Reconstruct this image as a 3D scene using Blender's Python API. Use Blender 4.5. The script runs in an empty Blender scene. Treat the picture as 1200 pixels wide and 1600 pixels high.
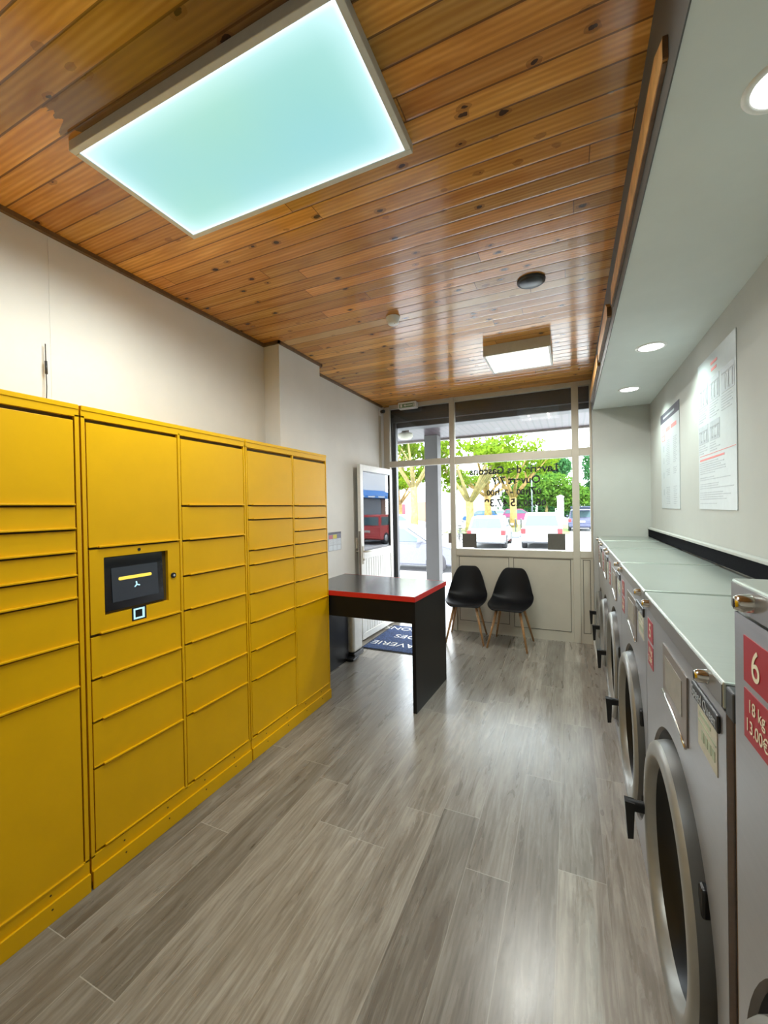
import bpy, bmesh, math, random
from mathutils import Vector, Matrix
random.seed(7)
PI = math.pi
S = bpy.context.scene
COL = S.collection

# ------------------------------------------------------------------ camera
YAW, PITCH, ROLL, FPX, CAMH = .422925, -.0086981, .0184069, 644.9, 1.5
f = Vector((-math.sin(YAW)*math.cos(PITCH), math.cos(YAW)*math.cos(PITCH), math.sin(PITCH)))
r = Vector((math.cos(YAW), math.sin(YAW), 0))
d = -r.cross(f)
c_, s_ = math.cos(ROLL), math.sin(ROLL)
r2 = c_*r + s_*d
d2 = -s_*r + c_*d
cd = bpy.data.cameras.new('camera'); cam = bpy.data.objects.new('camera', cd); COL.objects.link(cam)
cd.sensor_fit = 'VERTICAL'; cd.sensor_height = 36; cd.sensor_width = 27
cd.lens = FPX/1600*36; cd.clip_start = .02; cd.clip_end = 400
M3 = Matrix((r2, -d2, -f)).transposed().to_4x4()
cam.matrix_world = Matrix.Translation((0, 0, CAMH)) @ M3
S.camera = cam

# ------------------------------------------------------------------ world, sun, exposure
S.view_settings.view_transform = 'Standard'; S.view_settings.look = 'None'
S.view_settings.gamma = 1; S.view_settings.use_curve_mapping = False
S.view_settings.exposure = 1.37
W = bpy.data.worlds.new('world'); S.world = W; W.use_nodes = True
bg = W.node_tree.nodes['Background']; bg.inputs[0].default_value = (.86, .94, 1, 1); bg.inputs[1].default_value = 5.0
sl = bpy.data.lights.new('sun', 'SUN'); sl.energy = 5; sl.angle = math.radians(1.0); sl.color = (1, .95, .86)
so = bpy.data.objects.new('sun', sl); COL.objects.link(so); so.location = (10, -20, 30)
so.rotation_euler = Vector((-.35, .62, -.72)).to_track_quat('-Z', 'Y').to_euler()
pl = bpy.data.lights.new('window_portal', 'AREA'); pl.shape = 'RECTANGLE'; pl.size = 2.6; pl.size_y = 2.7
pl.cycles.is_portal = True
po = bpy.data.objects.new('window_portal', pl); COL.objects.link(po); po.location = (-.98, 5.12, 1.36)
po.rotation_euler = (-PI/2, 0, 0)
LAMP_W = 1.0     # scale of all fittings' light

# ------------------------------------------------------------------ helpers
def lnk(o, parent=None):
    COL.objects.link(o)
    if parent is not None: o.parent = parent
    return o

class B:
    """collects shapes into one mesh"""
    def __init__(s): s.bm = bmesh.new()
    def box(s, x0, x1, y0, y1, z0, z1, bev=0, seg=2):
        vs = [s.bm.verts.new((x, y, z)) for x in (x0, x1) for y in (y0, y1) for z in (z0, z1)]
        F = [(0,1,3,2),(4,6,7,5),(0,4,5,1),(2,3,7,6),(0,2,6,4),(1,5,7,3)]
        fs = [s.bm.faces.new([vs[i] for i in q]) for q in F]
        if bev > 0:
            es = list({e for q in fs for e in q.edges})
            bmesh.ops.bevel(s.bm, geom=es, offset=bev, segments=seg, profile=.5, affect='EDGES')
        return s
    def poly(s, pts):
        vs = [s.bm.verts.new(p) for p in pts]; s.bm.faces.new(vs); return s
    def prism(s, pts, off):
        """pts: planar polygon (3d), extruded by vector off"""
        off = Vector(off); a = [s.bm.verts.new(p) for p in pts]; b = [s.bm.verts.new(Vector(p)+off) for p in pts]
        n = len(pts)
        s.bm.faces.new(a[::-1]); s.bm.faces.new(b)
        for i in range(n): s.bm.faces.new((a[i], a[(i+1) % n], b[(i+1) % n], b[i]))
        return s
    def tube(s, pts, rad, seg=12, caps=True):
        pts = [Vector(p) for p in pts]; n = len(pts)
        rads = rad if isinstance(rad, (list, tuple)) else [rad]*n
        rings = []; up = None
        for i, p in enumerate(pts):
            t = (pts[min(i+1, n-1)]-pts[max(i-1, 0)]).normalized()
            if up is None:
                up = Vector((0, 0, 1)) if abs(t.z) < .9 else Vector((1, 0, 0))
            u = (up - up.dot(t)*t).normalized(); v = t.cross(u); up = u
            rings.append([s.bm.verts.new(p + rads[i]*(math.cos(a)*u+math.sin(a)*v)) for a in [2*PI*k/seg for k in range(seg)]])
        for i in range(n-1):
            for k in range(seg):
                fc = s.bm.faces.new((rings[i][k], rings[i][(k+1) % seg], rings[i+1][(k+1) % seg], rings[i+1][k])); fc.smooth = True
        if caps: s.bm.faces.new(rings[0][::-1]); s.bm.faces.new(rings[-1])
        return s
    def lathe(s, prof, c=(0, 0, 0), axis='Z', seg=32, cap0=False, cap1=False, smooth=True):
        """prof: list of (radius, height along the axis)"""
        rings = []
        for (rr, h) in prof:
            ring = []
            for k in range(seg):
                a = 2*PI*k/seg; u, v = rr*math.cos(a), rr*math.sin(a)
                p = (u, v, h) if axis == 'Z' else ((h, u, v) if axis == 'X' else (u, h, v))
                ring.append(s.bm.verts.new((c[0]+p[0], c[1]+p[1], c[2]+p[2])))
            rings.append(ring)
        for i in range(len(rings)-1):
            for k in range(seg):
                fc = s.bm.faces.new((rings[i][k], rings[i][(k+1) % seg], rings[i+1][(k+1) % seg], rings[i+1][k])); fc.smooth = smooth
        if cap0: s.bm.faces.new(rings[0][::-1])
        if cap1: s.bm.faces.new(rings[-1])
        return s
    def cyl(s, c, rad, h, axis='Z', seg=24):
        return s.lathe([(rad, 0), (rad, h)], c, axis, seg, True, True)
    def build(s, name, m, parent=None, mods=None, kind=None, label=None):
        bmesh.ops.recalc_face_normals(s.bm, faces=s.bm.faces)
        me = bpy.data.meshes.new(name); s.bm.to_mesh(me); s.bm.free()
        o = bpy.data.objects.new(name, me); me.materials.append(m)
        lnk(o, parent)
        if kind: o['kind'] = kind
        if label: o['label'] = label
        return o

def tag(o, label, cat, group=None, kind=None):
    o['label'] = label; o['category'] = cat
    if group: o['group'] = group
    if kind: o['kind'] = kind
    return o
def thing(name, label, cat, loc, rz=0, group=None):
    o = bpy.data.objects.new(name, None); COL.objects.link(o); o.location = loc; o.rotation_euler = (0, 0, rz)
    o.empty_display_size = .1
    return tag(o, label, cat, group)
def struct(o):
    o['kind'] = 'structure'; return o
def copy_tree(o, parent=None):
    c = o.copy(); COL.objects.link(c); c.parent = parent
    for ch in [x for x in list(COL.objects) if x.parent == o]: copy_tree(ch, c)
    return c

# ---- text as mesh; origin lower left, (ux) reading direction, (uz) up, n = outward
def text_obj(name, m, parent, runs, size, org, ux, uz, align='C', thick=.0008, small=.72, space=1.0, bold=0):
    """runs: string; digits in oldstyle set are drawn at x-height when small < 1"""
    ux, uz = Vector(ux), Vector(uz); n = ux.cross(uz)
    bm = bmesh.new(); x = 0.0
    parts = []; cur = ''; cs = None
    for ch in runs:
        q = (ch in '012' and small < 1)
        if cs is None or q == cs: cur += ch; cs = q
        else: parts.append((cur, cs)); cur = ch; cs = q
    parts.append((cur, cs))
    for (t, q) in parts:
        sz = size*(small if q else 1)
        cu = bpy.data.curves.new('t', 'FONT'); cu.body = t + '.'; cu.size = sz; cu.space_character = space; cu.offset = bold*sz
        tmp = bpy.data.objects.new('t', cu); COL.objects.link(tmp)
        bpy.context.view_layer.update()
        wid_full = tmp.dimensions.x; bpy.context.view_layer.update()
        cu.body = t; bpy.context.view_layer.update()
        me = bpy.data.meshes.new_from_object(tmp.evaluated_get(bpy.context.evaluated_depsgraph_get()))
        for v in me.vertices: v.co.x += x
        bm.from_mesh(me)
        x += wid_full - sz*.14 + (sz*.09 if t.endswith(' ') else 0)
        bpy.data.objects.remove(tmp); bpy.data.curves.remove(cu); bpy.data.meshes.remove(me)
    off = -x/2 if align == 'C' else 0
    org = Vector(org)
    ext = bmesh.ops.extrude_face_region(bm, geom=bm.faces[:])
    vs = [e for e in ext['geom'] if isinstance(e, bmesh.types.BMVert)]
    for v in vs: v.co.z += thick
    for v in bm.verts:
        p = v.co.copy(); v.co = org + ux*(p.x+off) + uz*p.y + n*p.z
    bmesh.ops.recalc_face_normals(bm, faces=bm.faces)
    me = bpy.data.meshes.new(name); bm.to_mesh(me); bm.free(); me.materials.append(m)
    return lnk(bpy.data.objects.new(name, me), parent)

# ------------------------------------------------------------------ materials
class Mt:
    def __init__(s, name):
        s.m = bpy.data.materials.new(name); s.m.use_nodes = True; s.t = s.m.node_tree
        s.p = s.t.nodes['Principled BSDF']; s.out = s.t.nodes['Material Output']
    def n(s, ty, **k):
        x = s.t.nodes.new('ShaderNode'+ty)
        for a, v in k.items(): setattr(x, a, v)
        return x
    def put(s, v, sock):
        if hasattr(v, 'links') or hasattr(v, 'is_linked'): s.t.links.new(v, sock)
        else: sock.default_value = v
    def math(s, op, a, b=None, c=None):
        x = s.n('Math', operation=op); s.put(a, x.inputs[0])
        if b is not None: s.put(b, x.inputs[1])
        if c is not None: s.put(c, x.inputs[2])
        return x.outputs[0]
    def sep(s, v):
        x = s.n('SeparateXYZ'); s.put(v, x.inputs[0]); return x.outputs
    def comb(s, a, b, c):
        x = s.n('CombineXYZ'); s.put(a, x.inputs[0]); s.put(b, x.inputs[1]); s.put(c, x.inputs[2]); return x.outputs[0]
    def wn(s, v):
        x = s.n('TexWhiteNoise', noise_dimensions='3D'); s.put(v, x.inputs[0]); return x.outputs[0]
    def noise(s, v, sc, det=4, rough=.6, dist=0):
        x = s.n('TexNoise'); s.put(v, x.inputs['Vector']); x.inputs['Scale'].default_value = sc
        x.inputs['Detail'].default_value = det; x.inputs['Roughness'].default_value = rough; x.inputs['Distortion'].default_value = dist
        return x.outputs[0]
    def ramp(s, v, stops, interp='LINEAR'):
        x = s.n('ValToRGB'); s.put(v, x.inputs[0]); e = x.color_ramp.elements; x.color_ramp.interpolation = interp
        while len(e) < len(stops): e.new(.5)
        for i, (p, c) in enumerate(stops): e[i].position = p; e[i].color = (*c, 1) if len(c) == 3 else c
        return x.outputs[0]
    def mix(s, fac, a, b, mode='MIX'):
        x = s.n('Mix', data_type='RGBA', blend_type=mode); s.put(fac, x.inputs[0])
        for v, i in ((a, 6), (b, 7)):
            if isinstance(v, tuple): v = (*v, 1) if len(v) == 3 else v
            s.put(v, x.inputs[i])
        return x.outputs[2]
    def bump(s, h, st=.3, dist=.002):
        x = s.n('Bump'); x.inputs['Strength'].default_value = st; x.inputs['Distance'].default_value = dist; s.put(h, x.inputs['Height'])
        s.t.links.new(x.outputs[0], s.p.inputs['Normal'])
    def pos(s): return s.n('NewGeometry').outputs['Position']
    def obj(s): return s.n('TexCoord').outputs['Object']

def mat(name, col, rough=.5, metal=0, spec=.5, emit=None, es=1, noise=.06, nscale=30, coat=0, bump=0):
    m = Mt(name); p = m.p
    base = (*col, 1)
    if noise:
        nz = m.noise(m.obj(), nscale, 3)
        dk = tuple(max(0, c*(1-noise*2)) for c in col); lt = tuple(min(1, c*(1+noise*2)) for c in col)
        m.put(m.ramp(nz, [(.3, dk), (.7, lt)]), p.inputs['Base Color'])
        if bump: m.bump(nz, bump, .001)
    else: p.inputs['Base Color'].default_value = base
    p.inputs['Roughness'].default_value = rough; p.inputs['Metallic'].default_value = metal
    p.inputs['Specular IOR Level'].default_value = spec
    if coat: p.inputs['Coat Weight'].default_value = coat; p.inputs['Coat Roughness'].default_value = .08
    if emit: p.inputs['Emission Color'].default_value = (*emit, 1); p.inputs['Emission Strength'].default_value = es
    return m.m

def glass_mat(name, tint=(.97, .99, .98), ior=1.45):
    m = Mt(name); m.t.nodes.remove(m.p)
    tr = m.n('BsdfTransparent'); tr.inputs[0].default_value = (*tint, 1)
    gl = m.n('BsdfGlossy'); gl.inputs['Roughness'].default_value = .01
    fr = m.n('Fresnel'); fr.inputs[0].default_value = ior
    mx = m.n('MixShader'); m.t.links.new(fr.outputs[0], mx.inputs[0]); m.t.links.new(tr.outputs[0], mx.inputs[1]); m.t.links.new(gl.outputs[0], mx.inputs[2])
    m.t.links.new(mx.outputs[0], m.out.inputs[0]); return m.m

def floor_mat():
    m = Mt('oak_vinyl'); x, y, z = m.sep(m.pos())
    w, L = .176, 1.25
    u = m.math('DIVIDE', m.math('ADD', x, .0625+w*40), w); row = m.math('FLOOR', u); fu = m.math('FRACT', u)
    offs = m.wn(m.comb(row, 3.3, 0))
    v = m.math('ADD', m.math('DIVIDE', y, L), m.math('ADD', m.math('MULTIPLY', offs, 1.0), 20)); pl_ = m.math('FLOOR', v); fv = m.math('FRACT', v)
    rnd = m.wn(m.comb(row, pl_, 1.7)); rnd2 = m.wn(m.comb(row, pl_, 9.1))
    gc = m.comb(m.math('ADD', m.math('MULTIPLY', x, 7), m.math('MULTIPLY', rnd, 37)), m.math('MULTIPLY', y, .8), m.math('MULTIPLY', rnd2, 50))
    g1 = m.noise(gc, 2.2, 6, .52, .9)
    fine = m.noise(m.comb(m.math('MULTIPLY', x, 90), m.math('MULTIPLY', y, 4), rnd), 2.0, 4, .6)
    # cathedral figure: banded distorted distance
    wv = m.n('TexWave', wave_type='BANDS', bands_direction='X'); m.put(gc, wv.inputs['Vector']); wv.inputs['Scale'].default_value = 2.6
    wv.inputs['Distortion'].default_value = 11; wv.inputs['Detail'].default_value = 2; wv.inputs['Detail Scale'].default_value = .45
    base = m.ramp(g1, [(.22, (.165, .138, .110)), (.5, (.245, .215, .178)), (.78, (.345, .315, .272))])
    base = m.mix(m.math('MULTIPLY', wv.outputs[0], .34), base, (.15, .125, .10))
    fib = m.noise(m.comb(m.math('ADD', m.math('MULTIPLY', x, 34), m.math('MULTIPLY', g1, 3)), m.math('MULTIPLY', y, 2.2), rnd2), 1.6, 5, .65)
    base = m.mix(m.ramp(fib, [(.50, (0, 0, 0)), (.68, (.75, .75, .75))]), base, (.40, .37, .325))
    base = m.mix(m.ramp(fib, [(.30, (.8, .8, .8)), (.46, (0, 0, 0))]), base, (.115, .092, .070))
    base = m.mix(m.math('MULTIPLY', fine, .22), base, (.40, .37, .32))
    tone = m.math('ADD', .72, m.math('MULTIPLY', rnd, .62))
    base = m.mix(1.0, base, m.comb(tone, tone, m.math('MULTIPLY', tone, 1.0)), 'MULTIPLY')
    # knots
    kc = m.comb(m.math('MULTIPLY', x, 6), m.math('MULTIPLY', y, 2.6), 0)
    vo = m.n('TexVoronoi', feature='F1'); m.put(kc, vo.inputs['Vector']); vo.inputs['Scale'].default_value = 1.0
    k = m.math('LESS_THAN', m.math('ADD', vo.outputs['Distance'], m.math('MULTIPLY', g1, .12)), .125)
    kk = m.math('MULTIPLY', k, .45)
    base = m.mix(kk, base, (.06, .045, .032))
    # joints
    eu = m.math('MINIMUM', fu, m.math('SUBTRACT', 1, fu)); ev = m.math('MINIMUM', fv, m.math('SUBTRACT', 1, fv))
    ju = m.math('LESS_THAN', eu, .009); jv = m.math('LESS_THAN', ev, .0012)
    base = m.mix(m.math('MULTIPLY', ju, .6), base, (.42, .39, .34)); base = m.mix(m.math('MULTIPLY', jv, .8), base, (.50, .47, .42))
    m.put(base, m.p.inputs['Base Color'])
    m.put(m.math('ADD', .21, m.math('MULTIPLY', g1, .16)), m.p.inputs['Roughness'])
    m.p.inputs['Specular IOR Level'].default_value = .75
    m.bump(m.math('ADD', fine, m.math('MULTIPLY', g1, .5)), .10, .001)
    return m.m

def ceiling_mat():
    m = Mt('varnished_pine'); x, y, z = m.sep(m.pos())
    w = .0935
    u = m.math('DIVIDE', m.math('ADD', y, w*60-.04), w); row = m.math('FLOOR', u); fu = m.math('FRACT', u)
    rr = m.wn(m.comb(row, 5.1, 0))
    v = m.math('ADD', m.math('DIVIDE', x, 2.3), m.math('ADD', m.math('MULTIPLY', rr, 1.0), 20)); bl = m.math('FLOOR', v); fv = m.math('FRACT', v)
    rnd = m.wn(m.comb(row, bl, 2.2)); rnd2 = m.wn(m.comb(row, bl, 7.7))
    gc = m.comb(m.math('ADD', m.math('MULTIPLY', x, 1.0), m.math('MULTIPLY', rnd, 31)), m.math('MULTIPLY', y, 11), m.math('MULTIPLY', rnd2, 40))
    g1 = m.noise(gc, 2.0, 5, .55, .8)
    wv = m.n('TexWave', wave_type='BANDS', bands_direction='Y'); m.put(gc, wv.inputs['Vector']); wv.inputs['Scale'].default_value = 1.5
    wv.inputs['Distortion'].default_value = 7; wv.inputs['Detail'].default_value = 2; wv.inputs['Detail Scale'].default_value = .5
    base = m.ramp(g1, [(.25, (.42, .175, .032)), (.5, (.62, .30, .066)), (.75, (.78, .43, .12))])
    base = m.mix(m.math('MULTIPLY', wv.outputs[0], .42), base, (.36, .135, .028))
    tone = m.math('ADD', .72, m.math('MULTIPLY', rnd, .62)); tg = m.math('MULTIPLY', tone, m.math('ADD', .90, m.math('MULTIPLY', rnd2, .16)))
    base = m.mix(1.0, base, m.comb(tone, tg, tg), 'MULTIPLY')
    pale = m.math('MULTIPLY', m.math('GREATER_THAN', y, 2.655), m.math('LESS_THAN', y, 2.655+w))
    base = m.mix(m.math('MULTIPLY', pale, .7), base, (.66, .42, .17))
    dark_patch = m.math('MULTIPLY', m.math('MULTIPLY', m.math('GREATER_THAN', y, .788), m.math('LESS_THAN', y, .975)), m.math('MULTIPLY', m.math('GREATER_THAN', m.math('ADD', x, m.math('MULTIPLY', g1, .3)), -1.40), m.math('LESS_THAN', x, -.4)))  # boards beside the large panel light coloured dark grey
    base = m.mix(m.math('MULTIPLY', dark_patch, .75), base, (.085, .062, .042))
    kc = m.comb(m.math('MULTIPLY', x, 7.0), m.math('MULTIPLY', y, 11.5), m.math('MULTIPLY', rnd, 3))
    vo = m.n('TexVoronoi', feature='F1'); m.put(kc, vo.inputs['Vector']); vo.inputs['Scale'].default_value = 1.0
    csel = m.math('GREATER_THAN', m.sep(vo.outputs['Color'])[0], .38)
    kr = m.math('ADD', vo.outputs['Distance'], m.math('MULTIPLY', m.noise(m.comb(m.math('MULTIPLY', x, 30), m.math('MULTIPLY', y, 45), 0), 1.0, 2), .16))
    core = m.math('MULTIPLY', csel, m.math('LESS_THAN', kr, .20)); halo = m.math('MULTIPLY', csel, m.math('LESS_THAN', kr, .28))
    base = m.mix(m.math('MULTIPLY', halo, .45), base, (.17, .06, .018)); base = m.mix(m.math('MULTIPLY', core, .9), base, (.030, .014, .012))
    eu = m.math('MINIMUM', fu, m.math('SUBTRACT', 1, fu)); ev = m.math('MINIMUM', fv, m.math('SUBTRACT', 1, fv))
    ju = m.math('LESS_THAN', eu, .035); jv = m.math('LESS_THAN', ev, .0008)
    base = m.mix(m.math('MULTIPLY', m.math('MAXIMUM', ju, jv), .8), base, (.09, .035, .012))
    m.put(base, m.p.inputs['Base Color']); m.p.inputs['Roughness'].default_value = .15
    m.p.inputs['Specular IOR Level'].default_value = .42
    bh = m.math('ADD', m.ramp(eu, [(0, (0, 0, 0)), (.09, (1, 1, 1))]), m.math('MULTIPLY', g1, .12))
    bh = m.math('ADD', bh, m.math('MULTIPLY', rnd, .2))
    m.bump(bh, .22, .003)
    return m.m

def slat_mat(name, col, w, axis='y', dark=.3):
    m = Mt(name); x, y, z = m.sep(m.pos()); q = {'x': x, 'y': y, 'z': z}[axis]
    fu = m.math('FRACT', m.math('DIVIDE', m.math('ADD', q, 50), w)); e = m.math('LESS_THAN', fu, .22)
    nz = m.noise(m.comb(m.math('MULTIPLY', x, 3), m.math('MULTIPLY', y, 3), z), 3)
    b = m.ramp(nz, [(.3, tuple(c*.85 for c in col)), (.7, tuple(min(1, c*1.1) for c in col))])
    b = m.mix(e, b, tuple(c*dark for c in col)); m.put(b, m.p.inputs['Base Color']); m.p.inputs['Roughness'].default_value = .35
    return m.m

def brushed(name, col, rough=.34, ax=(2, 2, 120), metal=.85):
    m = Mt(name); o = m.pos(); x, y, z = m.sep(o)
    nz = m.noise(m.comb(m.math('MULTIPLY', x, ax[0]), m.math('MULTIPLY', y, ax[1]), m.math('MULTIPLY', z, ax[2])), 1.5, 4)
    cl = m.noise(o, 2.0, 3)
    b = m.ramp(m.math('ADD', m.math('MULTIPLY', nz, .5), m.math('MULTIPLY', cl, .5)), [(.3, tuple(c*.9 for c in col)), (.7, tuple(min(1, c*1.08) for c in col))])
    m.put(b, m.p.inputs['Base Color']); m.p.inputs['Metallic'].default_value = metal
    m.put(m.math('ADD', rough-.05, m.math('MULTIPLY', nz, .12)), m.p.inputs['Roughness'])
    return m.m

def wall_mat(name, col, rough=.85):
    m = Mt(name); nz = m.noise(m.pos(), 3.0, 5); n2 = m.noise(m.pos(), 140, 2)
    m.put(m.ramp(nz, [(.3, tuple(c*.96 for c in col)), (.7, tuple(min(1, c*1.03) for c in col))]), m.p.inputs['Base Color'])
    m.p.inputs['Roughness'].default_value = rough; m.bump(n2, .12, .001); return m.m

def leaf_mat(name, c1, c2):
    m = Mt(name); oi = m.noise(m.pos(), 1.2, 2); wn = m.wn(m.comb(*[m.math('FLOOR', m.math('MULTIPLY', q, 3)) for q in m.sep(m.pos())]))
    c = m.mix(m.math('MULTIPLY', m.math('ADD', wn, oi), .5), c1, c2)
    df = m.n('BsdfDiffuse'); tl = m.n('BsdfTranslucent'); m.put(c, df.inputs[0]); m.put(c, tl.inputs[0])
    mx = m.n('MixShader'); mx.inputs[0].default_value = .45
    m.t.links.new(df.outputs[0], mx.inputs[1]); m.t.links.new(tl.outputs[0], mx.inputs[2]); m.t.links.new(mx.outputs[0], m.out.inputs[0])
    m.t.nodes.remove(m.p); return m.m

def panel_glow(name, x0, x1, y0, y1, core, edge, strength):
    """edge-lit diffuser: LED strips along the rim make the rim brighter than the middle"""
    m = Mt(name); x, y, z = m.sep(m.obj())
    dx = m.math('MINIMUM', m.math('SUBTRACT', x, x0), m.math('SUBTRACT', x1, x)); dy = m.math('MINIMUM', m.math('SUBTRACT', y, y0), m.math('SUBTRACT', y1, y))
    st = [(0, (1, 1, 1)), (.02, (.5, .5, .5)), (.07, (.18, .18, .18)), (.35, (0, 0, 0))]
    fx = m.ramp(m.math('DIVIDE', dx, .26), st, 'B_SPLINE'); fy = m.ramp(m.math('DIVIDE', dy, .26), st, 'B_SPLINE')
    fall = m.math('SUBTRACT', 1, m.math('MULTIPLY', m.math('SUBTRACT', 1, fx), m.math('SUBTRACT', 1, fy)))
    nz = m.noise(m.obj(), 1.6, 1)
    cc = m.mix(nz, core[0], core[1])
    c = m.mix(fall, cc, edge)
    m.put(c, m.p.inputs['Emission Color']); m.p.inputs['Emission Strength'].default_value = strength
    m.p.inputs['Base Color'].default_value = (.04, .045, .045, 1); m.p.inputs['Roughness'].default_value = .4
    return m.m

M = {}
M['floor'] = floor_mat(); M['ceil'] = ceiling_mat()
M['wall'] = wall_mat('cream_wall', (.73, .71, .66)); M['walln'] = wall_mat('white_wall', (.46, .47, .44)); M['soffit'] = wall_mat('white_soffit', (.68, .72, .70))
M['beam'] = wall_mat('grey_paint', (.085, .085, .08), .6)
M['frame'] = mat('cream_lacquered_metal', (.56, .52, .43), .4, noise=.02, nscale=4)
M['framel'] = mat('white_lacquered_metal', (.78, .77, .72), .4, noise=.02)
M['groove'] = mat('dark_joint', (.08, .075, .06), .8)
M['glass'] = glass_mat('clear_glass'); M['glass2'] = glass_mat('reflective_door_glass', (.9, .93, .93), 2.3)
M['dark'] = mat('dark_metal', (.035, .037, .04), .4, noise=.03)
M['shutter'] = mat('charcoal_shutter', (.045, .045, .048), .45, noise=.05)
M['yellow'] = mat('yellow_lacquer', (.80, .435, .0015), .38, spec=.22, noise=.015, nscale=5)
M['yellowd'] = mat('yellow_lip_lacquer', (.80, .51, .008), .30, noise=.01)
M['gap'] = mat('shadow_gap', (.09, .055, .004), .8, noise=0)
M['black'] = mat('black_plastic', (.012, .012, .013), .32, noise=.03)
M['screen'] = mat('black_screen_glass', (.006, .006, .008), .12, noise=0, coat=.5)
M['disp'] = mat('dim_display', (.012, .013, .015), .2, noise=0, emit=(.008, .010, .012), es=1)
M['ybar'] = mat('glowing_yellow_bar', (.5, .4, .04), .4, noise=0, emit=(.62, .42, .06), es=.6)
M['blueglow'] = mat('blue_white_symbol', (.3, .5, .55), .4, noise=0, emit=(.35, .6, .7), es=.5)
M['white'] = mat('white_plastic', (.80, .80, .78), .4, noise=.02)
M['tablebl'] = mat('black_laminate', (.007, .007, .008), .35, spec=.25, noise=.04)
M['tabletop'] = mat('dark_grey_laminate', (.05, .052, .058), .20, spec=.7, noise=.04)
M['red'] = mat('red_edge_band', (.62, .02, .018), .35, noise=.02)
M['redst'] = mat('red_sticker', (.36, .010, .018), .4, noise=.02)
M['cream'] = mat('cream_print', (.80, .74, .55), .5, noise=0)
M['chair'] = mat('black_shell', (.004, .004, .005), .45, spec=.22, noise=.02)
M['beech'] = mat('beech_wood', (.42, .22, .085), .45, noise=.15, nscale=60)
M['steel'] = brushed('brushed_steel_front', (.52, .52, .54), .30, (2, 2, 110), .85)
M['steelt'] = brushed('brushed_steel_lid', (.50, .54, .50), .30, (2, 60, 2), .70)
M['steeld'] = brushed('brushed_steel_strip', (.36, .35, .34), .30, (2, 2, 110), .8)
M['ring'] = mat('silver_painted_ring', (.30, .295, .27), .38, metal=.35, noise=.02); M['skirt'] = mat('dark_ring_skirt', (.09, .088, .082), .4, noise=.02)
M['chrome'] = mat('chrome', (.70, .68, .64), .14, metal=1, noise=0)
M['doorglass'] = mat('smoked_door_glass', (.012, .012, .012), .30, spec=.25, noise=0)
M['bezel'] = mat('taupe_bezel', (.20, .17, .15), .35, noise=.03)
M['lcd'] = mat('grey_lcd', (.33, .31, .27), .25, noise=.03)
M['label'] = mat('yellowed_paper_label', (.50, .48, .39), .6, noise=.05)
M['green'] = mat('green_print', (.20, .32, .20), .6, noise=0)
M['faint'] = mat('faded_green_print', (.36, .42, .30), .6, noise=.1); M['greyp'] = mat('grey_print', (.30, .31, .33), .6, noise=.03)
M['darkp'] = mat('dark_print', (.09, .085, .11), .6, noise=.03)
M['stk'] = mat('dark_grey_sticker', (.115, .11, .095), .6, noise=.03); M['midp'] = mat('mid_grey_print', (.42, .45, .48), .6, noise=.05)
M['paper'] = mat('white_poster_paper', (.52, .56, .58), .35, noise=.015)
M['redp'] = mat('pale_red_print', (.75, .25, .24), .6, noise=0)
M['brush'] = mat('black_brush_strip', (.006, .006, .008), .9, spec=.05, noise=.2, nscale=200)
M['vinyl'] = mat('grey_vinyl_letters', (.03, .03, .03), .6, noise=0)
M['batten'] = mat('honey_batten', (.60, .33, .11), .5, noise=.12, nscale=20)
M['battend'] = mat('dark_stained_batten', (.16, .085, .03), .5, noise=.12, nscale=20)  # dark wood tone; also carries the painted shade under the honey battens
M['lampframe'] = mat('lamp_frame', (.62, .62, .56), .45, noise=.02)
M['mat'] = mat('navy_carpet', (.035, .065, .17), .95, noise=.35, nscale=60, bump=.4)
M['matrim'] = mat('black_rubber', (.012, .012, .014), .7)
M['concrete'] = wall_mat('grey_concrete', (.115, .11, .105))
M['pave'] = wall_mat('light_paving', (.42, .42, .43)); M['asphalt'] = wall_mat('pale_asphalt', (.26, .26, .27))
M['render'] = wall_mat('white_render', (.62, .62, .62)); M['brick'] = wall_mat('ochre_brick', (.20, .12, .085))
M['canopy'] = slat_mat('canopy_slats', (.055, .035, .043), .10, 'x'); 
M['bark'] = mat('plane_bark', (.19, .155, .055), .9, noise=.2, nscale=4)
M['bark2'] = mat('plane_bark_warm', (.24, .15, .05), .9, noise=.2, nscale=4)
M['leafy'] = leaf_mat('plane_leaves', (.14, .19, .012), (.06, .13, .012))
M['leafg'] = leaf_mat('green_leaves', (.035, .115, .022), (.10, .17, .02))
M['leafd'] = leaf_mat('deep_green_leaves', (.02, .085, .035), (.05, .13, .04))
M['grass'] = mat('lawn_grass', (.09, .15, .02), .95, noise=.3, nscale=8)
M['tyre'] = mat('tyre_rubber', (.02, .02, .025), .8); M['rim'] = mat('wheel_rim', (.35, .36, .38), .3, metal=.7)
M['carglass'] = mat('tinted_car_glass', (.045, .075, .085), .12, noise=0)
M['plate'] = mat('number_plate', (.35, .33, .3), .5); M['tail'] = mat('red_tail_lamp', (.28, .02, .025), .3); M['headl'] = mat('clear_lamp', (.35, .36, .38), .2)
M['bluepaint'] = mat('blue_paint', (.01, .07, .22), .3); M['navyp'] = mat('dark_blue_paint', (.04, .045, .09), .3)
M['purple'] = mat('purple_paint', (.14, .02, .07), .3); M['redc'] = mat('red_paint', (.30, .03, .03), .3); M['silver'] = mat('silver_paint', (.22, .23, .25), .3)
M['carw'] = mat('white_car_paint', (.22, .225, .25), .3)
M['carlav'] = mat('pale_grey_car_paint', (.095, .10, .125), .3)
M['shopred'] = mat('shop_red', (.22, .02, .035), .5); M['awning'] = mat('blue_awning', (.02, .14, .42), .7); M['shopgl'] = mat('shop_window', (.16, .19, .22), .15)
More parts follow.
